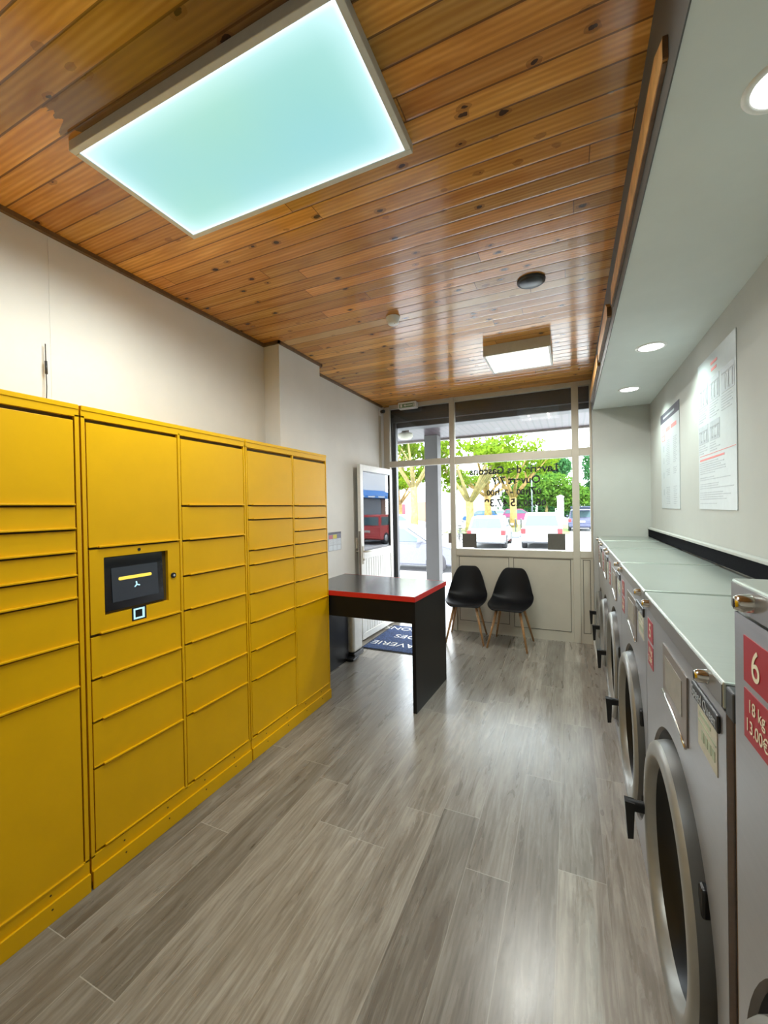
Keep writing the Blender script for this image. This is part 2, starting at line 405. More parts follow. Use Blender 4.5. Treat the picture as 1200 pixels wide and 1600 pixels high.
M['pole'] = mat('galvanised_pole', (.12, .15, .18), .5)

# ------------------------------------------------------------------ room shell
XW, XR, CZ, FY, YB = -2.22, .73, 2.83, 4.95, -1.7
SOF, BX, EW, XF = 2.475, .225, 4.77, .265
struct(B().box(XW-.2, 1.2, YB-.2, FY+.05, -.12, 0).build('floor', M['floor']))
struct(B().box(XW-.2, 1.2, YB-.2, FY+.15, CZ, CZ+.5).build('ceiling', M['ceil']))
struct(B().box(XW-.2, XW, YB-.2, FY+.1, 0, CZ).build('wall_left', M['wall']))
struct(B().box(XW, XW+.15, 2.64, 3.22, 0, CZ).build('wall_pillar', M['wall']))
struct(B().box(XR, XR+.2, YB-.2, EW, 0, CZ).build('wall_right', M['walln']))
struct(B().box(XW, XR, YB-.2, YB, 0, CZ).build('wall_back', M['wall']))
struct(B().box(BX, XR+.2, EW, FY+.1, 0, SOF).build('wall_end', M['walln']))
struct(B().box(BX+.004, XR+.001, YB, EW, SOF, SOF+.05).build('ceiling_soffit', M['soffit']))
struct(B().box(BX, BX+.03, YB, FY, SOF+.0505, CZ).box(BX, BX+.0035, YB, FY, SOF-.002, SOF+.0505).build('trim_1', M['beam']))
b = B().box(XW, XW+.02, YB, 2.64, CZ-.022, CZ); b.box(XW+.15, XW+.168, 2.62, 3.24, CZ-.022, CZ); b.box(XW, XW+.168, 3.22, 3.24, CZ-.022, CZ)
b.box(XW, XW+.168, 2.62, 2.64, CZ-.022, CZ); b.box(XW, XW+.02, 3.24, FY-.05, CZ-.022, CZ)
struct(b.build('trim_2', M['battend']))
struct(B().box(BX-.012, BX, 4.3, 4.91, 0, .05).build('baseboard_right', M['framel']))
struct(B().box(XW, XW+.0015, .98+.16, .98+.164, 1.95, CZ-.03).build('trim_4', M['wall']))

# facade frame: mullions, transoms, solid panels
Y0, Y1 = FY-.03, FY+.03
ML, MR = -1.325, -1.262          # main mullion
NL, NR = .028, .098              # right mullion
b = B()
b.box(XW+.02, XW+.10, Y0, Y1, 0, CZ-.02, .004)        # left jamb
b.box(ML, MR, Y0-.01, Y1, 0, CZ, .006)
b.box(NL, NR, Y0, Y1, 0, CZ-.01, .004)
b.box(XW+.10, BX, Y0+.004, Y1, CZ-.05, CZ, .003)       # head
b.box(XW+.10, ML, Y0+.002, Y1, 2.03, 2.105, .004)      # transom over the door
b.box(MR, NL, Y0+.002, Y1, 2.02, 2.11, .004); b.box(NR, BX, Y0+.002, Y1, 2.03, 2.115, .004)
b.box(MR, NL, Y0+.002, Y1, .915, .995, .004); b.box(NR, BX, Y0+.002, Y1, .925, 1.0, .004)
b.box(BX-.022, BX-.001, Y0+.006, Y1, 0, CZ, .003)
struct(b.build('trim_3', M['frame']))
b = B().box(MR, NL, Y0+.012, Y1-.004, 0, .915); b.box(NR, BX-.02, Y0+.012, Y1-.004, 0, .925)
struct(b.build('wall_front', M['frame']))
b = B()
def fr(x0, x1, z0, z1, t=.005):
    y = Y0+.009
    b.box(x0, x1, y, y+.004, z0, z0+t); b.box(x0, x1, y, y+.004, z1-t, z1); b.box(x0, x0+t, y, y+.004, z0, z1); b.box(x1-t, x1, y, y+.004, z0, z1)
fr(-1.232, -.648, .13, .905); fr(-.598, .003, .11, .905); fr(.122, .195, .11, .905)
struct(b.build('trim_5', M['groove']))
def window(n, x0, x1, z0, z1):
    struct(B().box(x0, x1, FY-.003, FY+.003, z0, z1).build('window_%d' % n, M['glass']))
window(1, XW+.10, ML, 2.105, CZ-.05); window(2, MR, NL, 2.11, CZ-.05); window(3, NR, BX-.02, 2.115, CZ-.05)
window(4, MR, NL, .995, 2.02); window(5, NR, BX-.02, 1.0, 2.03)
# building mass around the opening, roller shutter box and rails outside
struct(B().box(XW-3, XW+.02, FY+.1, FY+.4, -.1, CZ+.5).build('wall_outer_left', M['render']))
struct(B().box(XW-3, 4, FY+.15, FY+.42, CZ-.10, 6.0).build('wall_outer_top', M['concrete']))
struct(B().box(BX+.02, 4, FY+.1, FY+.4, -.1, CZ+.5).build('wall_outer_right', M['render']))
t = thing('roller_shutter', 'dark roller shutter box and guide rails outside the shop window', 'shutter', (-1, FY+.1, 0))
b = B().box(-1.12, 1.26, -.04, .02, 2.62, 2.80, .004); b.build('shutter_box', M['shutter'], t)
B().box(-1.12, 1.26, .02, .22, 2.555, 2.80, .01).build('rolled_shutter', M['shutter'], t)
b = B().box(-1.155, -1.115, -.04, .04, -.05, 2.8, .003); b.box(-1.115, -1.075, -.02, .05, -.05, 2.8, .003); b.build('guide_rail', M['dark'], t)

# open door leaf, hinged on the left jamb, standing along the left wall
dt = struct(bpy.data.objects.new('door_1', None)); COL.objects.link(dt); dt.location = (-2.115, 4.93, 0); dt.rotation_euler = (0, 0, -math.radians(92.0))
LW = .84
b = B(); T = .02
b.box(0, LW, -T, T, .03, .10, .003); b.box(0, .065, -T, T, .10, 2.0, .003); b.box(LW-.065, LW, -T, T, .10, 2.0, .003)
b.box(.065, LW-.065, -T, T, 1.93, 2.0, .003); b.box(.065, LW-.065, -T, T, .93, 1.02, .003)
b.build('door_frame', M['framel'], dt)
b = B(); n = 12
for i in range(n):
    x0 = .065+(LW-.13)*i/n; b.box(x0+.002, x0+(LW-.13)/n-.004, -.012, .012, .10, .93, .003)
b.box(.065, LW-.065, -.008, .008, .10, .93)
b.build('door_panel', M['framel'], dt)
B().box(.065, LW-.065, -.003, .003, 1.02, 1.93).build('door_glass', M['glass2'], dt)
b = B()
for zz in ((1.02, 1.03), (1.92, 1.93)): b.box(.065, LW-.065, -.012, .012, *zz)
b.box(.065, .078, -.012, .012, 1.03, 1.92); b.box(LW-.078, LW-.065, -.012, .012, 1.03, 1.92)
b.build('glazing_gasket', M['black'], dt)
b = B()
for s in (-1, 1):
    b.box(LW-.05, LW-.018, min(s*T, s*(T+.008)), max(s*T, s*(T+.008)), .88, 1.08, .003)
    b.tube([(LW-.034, s*(T+.005), 1.02), (LW-.034, s*(T+.045), 1.02), (LW-.06, s*(T+.05), 1.02), (LW-.16, s*(T+.05), 1.02)], .009, 10)
    b.cyl((LW-.034, s*T-.01, .93), .012, .02+.012, 'Y', 12)
b.build('door_handle', M['frame'], dt)
B().box(LW, LW+.003, -.012, .012, .70, 1.25).build('lock_plate', M['bezel'], dt)

# ------------------------------------------------------------------ locker banks
def locker(y0, y1, cols, label, term=False, back=-.455):
    t = thing('parcel_locker', label, 'locker', (-1.76, y0, 0), 0, 'yellow parcel lockers along the left wall')
    w = y1-y0; g = .0025
    b = B()
    b.box(back, -.018, g, w-g, 0, 1.93)
    b.box(-.018, 0, g, w-g, 1.882, 1.93, .001)
    b.box(-.018, 0, g, w-g, .03, .128, .001)
    xs = [g] + [v for c in cols for v in (c[0]-y0-.005, c[1]-y0+.005)] + [w-g]
    for i in range(0, len(xs), 2): b.box(-.018, 0, xs[i], xs[i+1], .12, 1.89, .001)
    b.build('locker_body', M['yellow'], t)
    b = B().box(0, .003, g+.001, w-g-.001, 1.912, 1.93, .001); b.build('top_trim', M['yellow'], t)
    kp = B().box(0, .010, g+.001, w-g-.001, 0, .072, .002).build('kick_plate', M['yellow'], t)
    for q in (.15, .38, .62, .85):
        B().cyl((.010, w*q, .05), .0035, .0015, 'X', 8).build('screw', M['gap'], kp); B().cyl((0, w*q, .098), .0035, .0015, 'X', 8).build('screw', M['gap'], kp)
    for (a, c, zs) in cols:
        a -= y0; c -= y0
        for i in range(len(zs)-1):
            z1, z0 = zs[i], zs[i+1]
            if term and a < .1 and abs(z1-1.36) < .03: continue
            top = .006 if i else .010
            b = B().box(-.012, -.0015, a, c, z0+.006, z1-top, .0012)
            if i < len(zs)-2:   # turned-out lower lip, notched at its left end
                b.box(-.012, .009, a+.035, c-.002, z0+.001, z0+.008, .0015)
                b.box(-.012, .001, a, a+.035, z0+.003, z0+.009, .001)
            else: b.box(-.012, .005, a+.035, c-.002, z0+.001, z0+.008, .0015)
            b.build('compartment_door', M['yellow'], t)
    b = B()
    for (a, c, zs) in cols: b.box(-.0176, -.017, a-y0-.005, c-y0+.005, zs[-1]-.004, zs[0]+.007)
    b.build('seal', M['gap'], t)  # dark sheet behind the doors; shade of the gaps put into its colour
    return t, w
Lz = [1.877, 1.533, 1.44, 1.35, 1.258, 1.17, .995, .822, .118]
L1 = [1.877, 1.36, 1.005, .828, .656, .47, .133]
L2 = [1.875, 1.532, 1.357, 1.18, 1.007, .836, .655, .478, .133]
L3 = [1.872, 1.533, 1.447, 1.26, 1.171, .997, .822, .648, .469, .133]
L4 = [1.870, 1.531, 1.441, 1.350, 1.259, 1.166, .993, .813, .118]
locker(.075, .998, [(.10, .525, L1), (.548, .975, Lz)], 'yellow parcel locker bank nearest the camera, cut off by the left edge of the photo')
t2, w2 = locker(1.0, 1.908, [(1.022, 1.440, L1), (1.463, 1.890, L2)], 'yellow parcel locker bank with the black touchscreen terminal', True)
locker(1.910, 2.81, [(1.928, 2.362, L3), (2.384, 2.792, L4)], 'yellow parcel locker bank at the far end beside the black table', back=-.305)
# terminal panel of bank 2
b = B(); a, c, z0, z1 = .022, .440, 1.011, 1.354; sa, sc, s0, s1 = .078, .376, 1.078, 1.318
b.box(-.012, 0, a, sa, z0, z1); b.box(-.012, 0, sc, c, z0, z1); b.box(-.012, 0, sa, sc, z0, s0); b.box(-.012, 0, sa, sc, s1, z1)
b.box(-.10, -.012, sa-.004, sa, s0, s1); b.box(-.10, -.012, sc, sc+.004, s0, s1); b.box(-.10, -.012, sa, sc, s0-.004, s0); b.box(-.10, -.012, sa, sc, s1, s1+.004)
b.box(-.012, .009, a+.035, c-.002, z0-.004, z0+.003, .001)
tp = b.build('terminal_panel', M['yellow'], t2)
# body in front of the recess must be open: screen sits just at the surface, tilted
sc_ = B().prism([(-.004, sa+.004, s0+.012), (-.004, sc-.022, s0+.012), (-.014, sc-.022, s1-.004), (-.014, sa+.004, s1-.004)], (-.003, 0, 0)).build('touchscreen', M['screen'], t2)
B().prism([(-.0036, sa+.035, s0+.045), (-.0036, sc-.05, s0+.045), (-.0105, sc-.05, s1-.05), (-.0105, sa+.035, s1-.05)], (.0012, 0, 0)).build('display', M['disp'], sc_)
b = B(); b.box(-.0062, -.0035, sa+.07, sc-.09, 1.212, 1.226, .0012); b.cyl((-.0062, sa+.07, 1.219), .007, .0028, 'X', 16); b.cyl((-.0062, sc-.09, 1.219), .007, .0028, 'X', 16)
b.build('yellow_bar', M['ybar'], sc_)
b = B(); cy_ = (sa+sc)/2-.006
for k in range(3):
    an = PI/2+k*2*PI/3; b.tube([(-.004, cy_, 1.182), (-.0035, cy_+.014*math.cos(an+.2), 1.182+.014*math.sin(an+.2))], .0028, 6)
b.build('touch_symbol', M['blueglow'], sc_)
b = B().box(-.001, .0015, .192, .260, 1.024, 1.083, .001); cr = b.build('card_reader', M['black'], t2)
b = B(); b.box(.0015, .003, .199, .250, 1.030, 1.037); b.box(.0015, .003, .199, .250, 1.070, 1.077); b.box(.0015, .003, .199, .206, 1.037, 1.07); b.box(.0015, .003, .240, .250, 1.037, 1.07)
b.build('reader_light', M['blueglow'], cr)
B().cyl((-.002, .232, 1.337), .007, .004, 'X', 16).build('camera_lens', M['black'], t2)
lk = B().cyl((-.002, .402, 1.195), .013, .008, 'X', 20).build('lock', M['black'], t2)
B().cyl((.006, .402, 1.195), .006, .003, 'X', 14).build('lock_core', M['chrome'], lk)

# thin aerial on the wall above the lockers
t = thing('whip_aerial', 'thin black wire aerial standing on the nearest yellow lockers against the left wall', 'aerial', (-2.19, 1.10, 1.93))
B().tube([(0, 0, 0), (-.008, .01, .16), (-.012, .01, .36)], .0022, 8).build('wire', M['black'], t)
B().tube([(-.008, .01, .22), (-.0095, .01, .28)], .0055, 8).build('ferrule', M['dark'], t)
B().cyl((0, 0, 0), .012, .012).build('foot', M['black'], t)

# ------------------------------------------------------------------ black table with red edge
TZ = .855
t = thing('folding_counter_table', 'black laundry table with red edged top beside the yellow lockers', 'table', (-1.03, 2.80, 0))
tl = [(-1.145, .80), (-1.16, .02), (-.75, .012), (.0, 0), (.035, .695)]
pts = [(-1.03, .79), (-1.03, .022), (0, 0), (.035, .70)]
B().prism([(x, y, TZ-.036) for x, y in pts], (0, 0, .034)).build('tabletop_core', M['tabletop'], t)
B().prism([(x, y, TZ-.002) for x, y in [(-1.028, .788), (-1.028, .024), (-.002, .002), (.033, .698)]], (0, 0, .002)).build('tabletop_surface', M['tabletop'], t)
b = B()
def band(p, q, th=.003):
    p, q = Vector((*p, 0)), Vector((*q, 0)); dd = (q-p).normalized(); nn = Vector((dd.y, -dd.x, 0))*th
    b.prism([(p.x, p.y, TZ-.038), (q.x, q.y, TZ-.038), (q.x+nn.x, q.y+nn.y, TZ-.038), (p.x+nn.x, p.y+nn.y, TZ-.038)], (0, 0, .0385))
band(pts[1], pts[2]); band(pts[2], pts[3]); band(pts[3], pts[0])
b.build('edge_band', M['red'], t, label='red edge strip around the black tabletop')
def quadprism(q, z0, z1): return B().prism([(x, y, z0) for x, y in q], (0, 0, z1-z0))
quadprism([(-.030, .012), (-.003, .012), (.030, .69), (.003, .69)], 0, TZ-.038).build('leg_panel', M['tablebl'], t)
quadprism([(-1.025, .78), (-1.025, .05), (-.998, .05), (-.998, .78)], 0, TZ-.038).build('leg_panel', M['tablebl'], t)
quadprism([(-.998, .040), (-.998, .022), (-.030, .012), (-.030, .030)], .655, TZ-.038).build('apron', M['tablebl'], t)

# ------------------------------------------------------------------ shell chairs
def shell_chair():
    t = thing('shell_chair', '', 'chair', (0, 0, 0))
    # seat facing -Y ; cross sections along a spine, front edge -> top of back
    sp = [(-.235, .405, .150, .0), (-.225, .425, .185, .004), (-.17, .432, .215, .018), (-.08, .424, .228, .032), (.02, .418, .230, .045), (.10, .425, .228, .06),
          (.155, .46, .224, .07), (.185, .52, .214, .062), (.205, .60, .198, .045), (.222, .68, .172, .028), (.236, .75, .140, .014), (.243, .785, .112, .006), (.246, .797, .08, .002)]
    bm = bmesh.new(); rows = []; n = 14
    for i, (y, z, hw, curl) in enumerate(sp):
        back = min(1, max(0, (z-.43)/.12)) if i > 4 else 0
        row = []
        for k in range(n+1):
            s = -1+2*k/n; e = abs(s)**2.6
            row.append(bm.verts.new((hw*s, y-e*curl*back*1.4, z+e*curl*(1-back))))
        rows.append(row)
    for i in range(len(rows)-1):
        for k in range(n):
            fc = bm.faces.new((rows[i][k], rows[i][k+1], rows[i+1][k+1], rows[i+1][k])); fc.smooth = True
    me = bpy.data.meshes.new('shell'); bm.to_mesh(me); bm.free(); me.materials.append(M['chair'])
    o = lnk(bpy.data.objects.new('seat_shell', me), t)
    md = o.modifiers.new('s', 'SOLIDIFY'); md.thickness = .008; md.offset = 0
    md = o.modifiers.new('ss', 'SUBSURF'); md.levels = 1; md.render_levels = 1
    for sx in (-1, 1):
        for sy in (-1, 1):
            B().tube([(sx*.115, -.03+sy*.095, .415), (sx*.205, -.02+sy*.215, 0)], [.0155, .0095], 12).build('leg', M['beech'], t)
    b = B()
    for sx in (-1, 1): b.tube([(sx*.12, -.03-.10, .408), (sx*.12, -.03+.10, .408)], .007, 8)
    for sy in (-1, 1): b.tube([(-.12, -.03+sy*.10, .405), (.12, -.03+sy*.10, .405)], .007, 8)
    b.build('leg_frame', M['dark'], t)
    return t
c1 = shell_chair(); c2 = copy_tree(c1)
c1.location = (-1.09, 4.67, 0); c1.rotation_euler = (0, 0, math.radians(6))
c2.location = (-.60, 4.64, 0); c2.rotation_euler = (0, 0, math.radians(-4))
tag(c1, 'black shell chair with beech legs nearer the open doorway', 'chair', 'black shell chairs under the window')
tag(c2, 'black shell chair with beech legs further from the open doorway', 'chair', 'black shell chairs under the window')

# ------------------------------------------------------------------ door mat
t = thing('door_mat', 'navy blue doormat with white lettering lying inside the open door', 'doormat', (-1.74, 4.39, 0))
B().box(-.335, .335, -.46, .46, .001, .006, .002).build('rubber_backing', M['matrim'], t)
B().box(-.315, .315, -.44, .44, .005, .011, .002).build('carpet', M['mat'], t)
for i, s in enumerate(('LAVERIE', 'DES', 'GASCONS')):
    text_obj('lettering', M['white'], t, s, .165, (0, -.19+i*.285, .0112), (-1, 0, 0), (0, -1, 0), small=1, thick=.001)

# pedal bin behind the table
t = thing('pedal_bin', 'slim white pedal bin with black base between the table and the open door', 'bin', (-2.085, 3.72, 0), 0)
B().box(-.10, .10, -.10, .10, .05, .60, .03, 4).build('bin_body', M['white'], t)
B().box(-.105, .105, -.105, .105, 0, .05, .012).build('base', M['black'], t)
b = B().box(.0, .14, -.19, -.06, .012, .026, .006); b.build('pedal', M['black'], t)
B().box(-.105, .105, -.105, .105, .60, .635, .012).build('lid', M['black'], t)

# poster and switch on left wall
t = thing('notice_sheet', 'small white notice with red, yellow and dark columns on the left wall', 'notice', (XW, 3.68, 1.17))
B().box(.0005, .002, -.125, .125, -.095, .095).build('sheet', M['paper'], t)
B().box(.002, .0026, -.125, .125, .07, .095).build('header_band', M['darkp'], t)
for i, (mm, nm) in enumerate((('redst', 'red_cell'), ('ybar2', 'yellow_cell'), ('navyp', 'blue_cell'))):
    if mm == 'ybar2': M[mm] = mat('yellow_print', (.6, .5, .03), .6, noise=0)
    B().box(.002, .0028, -.12+i*.082, -.045+i*.082, .028, .068).build(nm, M[mm], t)
b = B()
for i in range(4): b.box(.002, .0026, -.125+i*.0826-.001 if i else -.125, -.125+i*.0826+.001, -.095, .07)
for z in (.026, -.04, -.095): b.box(.002, .0026, -.125, .125, z, z+.002)
b.build('table_rule', M['darkp'], t)
b = B()
for i in range(3):
    for k in range(5): b.box(.002, .0025, -.115+i*.083, -.06+i*.083-.01*(k % 2), .012-k*.011, .014-k*.011)
b.build('printed_lines', M['greyp'], t)
t = thing('switch_box', 'grey switch box on the left wall behind the open door handle', 'switch', (XW, 4.16, 1.11))
B().box(0, .03, -.035, .035, -.06, .06, .005).build('box', M['frame'], t)
B().box(.03, .034, -.018, .018, -.03, .03, .003).build('button', M['greyp'], t)
b = B().box(0, .012, -.008, .008, -1.05, 1.62, .002); b.box(0, .012, -.045, -.03, .9, 1.62, .002)
o = b.build('cable_duct', M['frame']); o.location = (XW, 4.86, 1.12); tag(o, 'narrow vertical cable duct in the front left corner', 'cable duct')
t = thing('security_camera', 'small black and white security camera at the top front left corner', 'camera', (XW, 4.84, 2.74))
B().box(0, .03, -.03, .03, -.05, .04, .005).build('mount', M['white'], t)
B().tube([(.02, 0, 0), (.06, -.03, -.005), (.085, -.05, -.01)], .022, 12).build('camera_body', M['black'], t)

# exit sign, window box
t = thing('exit_sign', 'white emergency exit light with green pictogram above the door', 'exit sign', (-1.83, 4.86, 2.765), math.radians(0))
B().box(-.125, .115, -.035, .055, -.02, .06, .008).build('housing', M['white'], t)
sg = B().box(-.105, .095, -.039, -.035, -.012, .035).build('sign_panel', M['green'], t)
b = B()
b.box(-.02, .07, -.041, -.039, .008, .016); b.prism([(-.02, -.041, -.004), (-.045, -.041, .012), (-.02, -.041, .028)], (0, .002, 0))
b.box(-.088, -.066, -.041, -.039, -.006, .03); b.box(.078, .09, -.041, -.039, -.006, .03)
b.build('pictogram', M['white'], sg)
o = B().box(-.02, .02, -.02, 0, -.06, .06, .004).build('door_strike', M['bezel']); o.location = (-1.335, Y0, 1.125)
tag(o, 'small dark red latch keeper on the post between the doorway and the window', 'latch')

# vinyl lettering on the big pane (reads from the street)
for s, z, cx, sz, lab in (('Laverie des Gascons', 1.882, -.605, .118, 'top line of dark vinyl lettering on the window, name of the laundry'),
                          ('Ouvert 7/7', 1.76, -.565, .118, 'second line of dark vinyl lettering on the window, open seven days'),
                          ('07h00 - 21h00', 1.630, -.595, .118, 'third line of dark vinyl lettering on the window, opening hours'),
                          ('06.20.25.47.39', 1.500, -.585, .122, 'fourth line of dark vinyl lettering on the window, phone number')):
    o = text_obj('window_lettering', M['vinyl'], None, s, sz, (cx, FY+.0035, z), (-1, 0, 0), (0, 0, 1), small=.76, bold=.03)
    tag(o, lab, 'lettering')
o = text_obj('window_lettering', M['redp'], None, "Laisser l'hublot ouvert", .048, (-.585, FY+.0035, 1.095), (-1, 0, 0), (0, 0, 1), small=1)
tag(o, 'small reddish lettering low on the window between the two grey stickers', 'lettering')
for x, w, lab in ((-1.105, .085, 'grey square sticker low on the window near the doorway'), (-.138, .09, 'grey square sticker low on the window at its right corner')):
    t = thing('square_sticker', lab, 'sticker', (x, FY-.004, 1.095), 0, 'grey square window stickers')
    B().box(-w, w, -.001, 0, -w, w).build('backing', M['stk'], t)
    b = B().box(-w*.55, w*.55, -.002, -.001, -w*.5, w*.5); b.build('inner_print', M['stk'], t)

# ------------------------------------------------------------------ ceiling lamps
def ceil_panel(name, label, x0, x1, y0, y1, zb, core, edge, es, fw=.022):
    cx, cy = (x0+x1)/2, (y0+y1)/2
    t = thing(name, label, 'ceiling light', (cx, cy, CZ))
    hx, hy = (x1-x0)/2, (y1-y0)/2; h = zb-CZ
    b = B()
    b.box(-hx, hx, -hy, -hy+fw, h, 0, .002); b.box(-hx, hx, hy-fw, hy, h, 0, .002); b.box(-hx, -hx+fw, -hy+fw, hy-fw, h, 0, .002); b.box(hx-fw, hx, -hy+fw, hy-fw, h, 0, .002)
    b.build('lamp_frame', M['lampframe'], t)
    g = panel_glow(name+'_diffuser', -hx+fw, hx-fw, -hy+fw, hy-fw, core, edge, es)
    B().box(-hx+fw, hx-fw, -hy+fw, hy-fw, h+.004, h+.012).build('diffuser', g, t)
    return t
def fill_spot(loc, power, col=(1, 1, 1), size=.004):  # tiny unseen spots added below the ceiling panels to brighten the room
    l = bpy.data.lights.new('led', 'SPOT'); l.energy = power*LAMP_W; l.color = col; l.shadow_soft_size = size; l.spot_size = math.radians(172); l.spot_blend = .6
    o = bpy.data.objects.new('led', l); COL.objects.link(o); o.location = loc; return o
ceil_panel('ceiling_panel_light', 'large backlit ceiling panel light glowing pale turquoise', -1.61, -.505, .90, 1.437, 2.793,
           ((.115, .265, .315), (.150, .295, .225)), (.56, .70, .75), 1.0)
for ix in range(4):
    for iy in range(2): fill_spot((-1.46+ix*.27, 1.03+iy*.27, 2.788), 5.2, (.94, 1, .97))
ceil_panel('ceiling_panel_light', 'small square white ceiling light near the shop window', -.64, -.12, 3.485, 3.985, 2.745, ((1.1, 1.0, .85), (1.1, 1.0, .85)), (1.2, 1.1, .95), 1.0, .018)
for ix in range(2):
    for iy in range(2): fill_spot((-.5+ix*.25, 3.62+iy*.25, 2.74), 7.0, (.98, 1, .95))
t = thing('smoke_detector', 'small round white smoke detector on the pale ceiling board', 'smoke detector', (-1.105, 2.67, CZ))
B().lathe([(.001, -.048), (.034, -.048), (.040, -.040), (.040, -.018), (.048, -.014), (.048, 0)], seg=32).build('housing', M['white'], t)
B().cyl((.015, -.01, -.050), .004, .003, seg=10).build('indicator', M['greyp'], t)
t = thing('ceiling_speaker', 'round black ceiling speaker on the pale ceiling board', 'speaker', (-.19, 2.60, CZ))
B().lathe([(.001, -.02), (.060, -.020), (.072, -.012), (.075, 0)], seg=36).build('grille', M['black'], t)
B().lathe([(.072, -.013), (.079, -.010), (.080, 0)], seg=36).build('rim', M['dark'], t)

# recessed downlights in the soffit
def downlight(x, y, label, pw):
    t = thing('recessed_downlight', label, 'downlight', (x, y, SOF), 0, 'round downlights in the white soffit')
    B().lathe([(.066, -.001), (.070, -.006), (.082, -.005), (.085, 0)], seg=40).build('trim_ring', M['white'], t)
    B().lathe([(.0005, -.0035), (.067, -.0035), (.067, 0)], seg=40).build('lens', M['dlens'], t)
    l = bpy.data.lights.new('downlight_beam', 'SPOT'); l.energy = pw*LAMP_W; l.color = (.80, 1, .93); l.shadow_soft_size = .01; l.spot_size = math.radians(128); l.spot_blend = .8
    o = bpy.data.objects.new('downlight_beam', l); COL.objects.link(o); o.location = (x, y, SOF-.012)
M['dlens'] = mat('downlight_lens', (.9, .9, .9), .4, noise=0, emit=(1, 1, .97), es=2.5)
downlight(.475, 1.27, 'round downlight nearest the camera at the right edge of the photo', 6)
downlight(.475, 3.04, 'middle round downlight above the far edge of the larger wall poster', 12)
downlight(.475, 4.07, 'farthest round downlight above the smaller wall poster', 12)

# honey battens on the grey beam
for (ya, yb, zb_, zt_, dp, lab) in ((1.17, 2.50, 2.545, 2.645, .012, 'long honey wood batten on the grey beam nearest the camera'),
                                (2.62, 3.42, 2.545, 2.655, .022, 'middle honey wood batten on the grey beam'),
                                (3.50, 4.72, 2.545, 2.655, .022, 'farthest honey wood batten on the grey beam beside the window')):
    t = thing('wall_batten', lab, 'batten', (BX, ya, 0), 0, 'wood battens on the grey beam')
    L = yb-ya
    B().prism([(-dp, .004, zb_), (-dp, .004, zb_+.05), (-dp, .10, zt_), (-dp, L, zt_), (-dp, L, zb_+.01)], (dp, 0, 0)).build('board', M['batten'], t)
    B().box(-dp, -.001, 0, .0035, zb_, zb_+.052).build('end_grain', M['battend'], t)
    B().prism([(-dp+.002, 0.01, zb_-.004), (-dp+.002, L, zb_-.004), (-.001, L, zb_-.004), (-.001, .01, zb_-.004)], (0, 0, .004)).build('stained_underside', M['battend'], t)  # dark strip under the batten; its colour stands in for shade

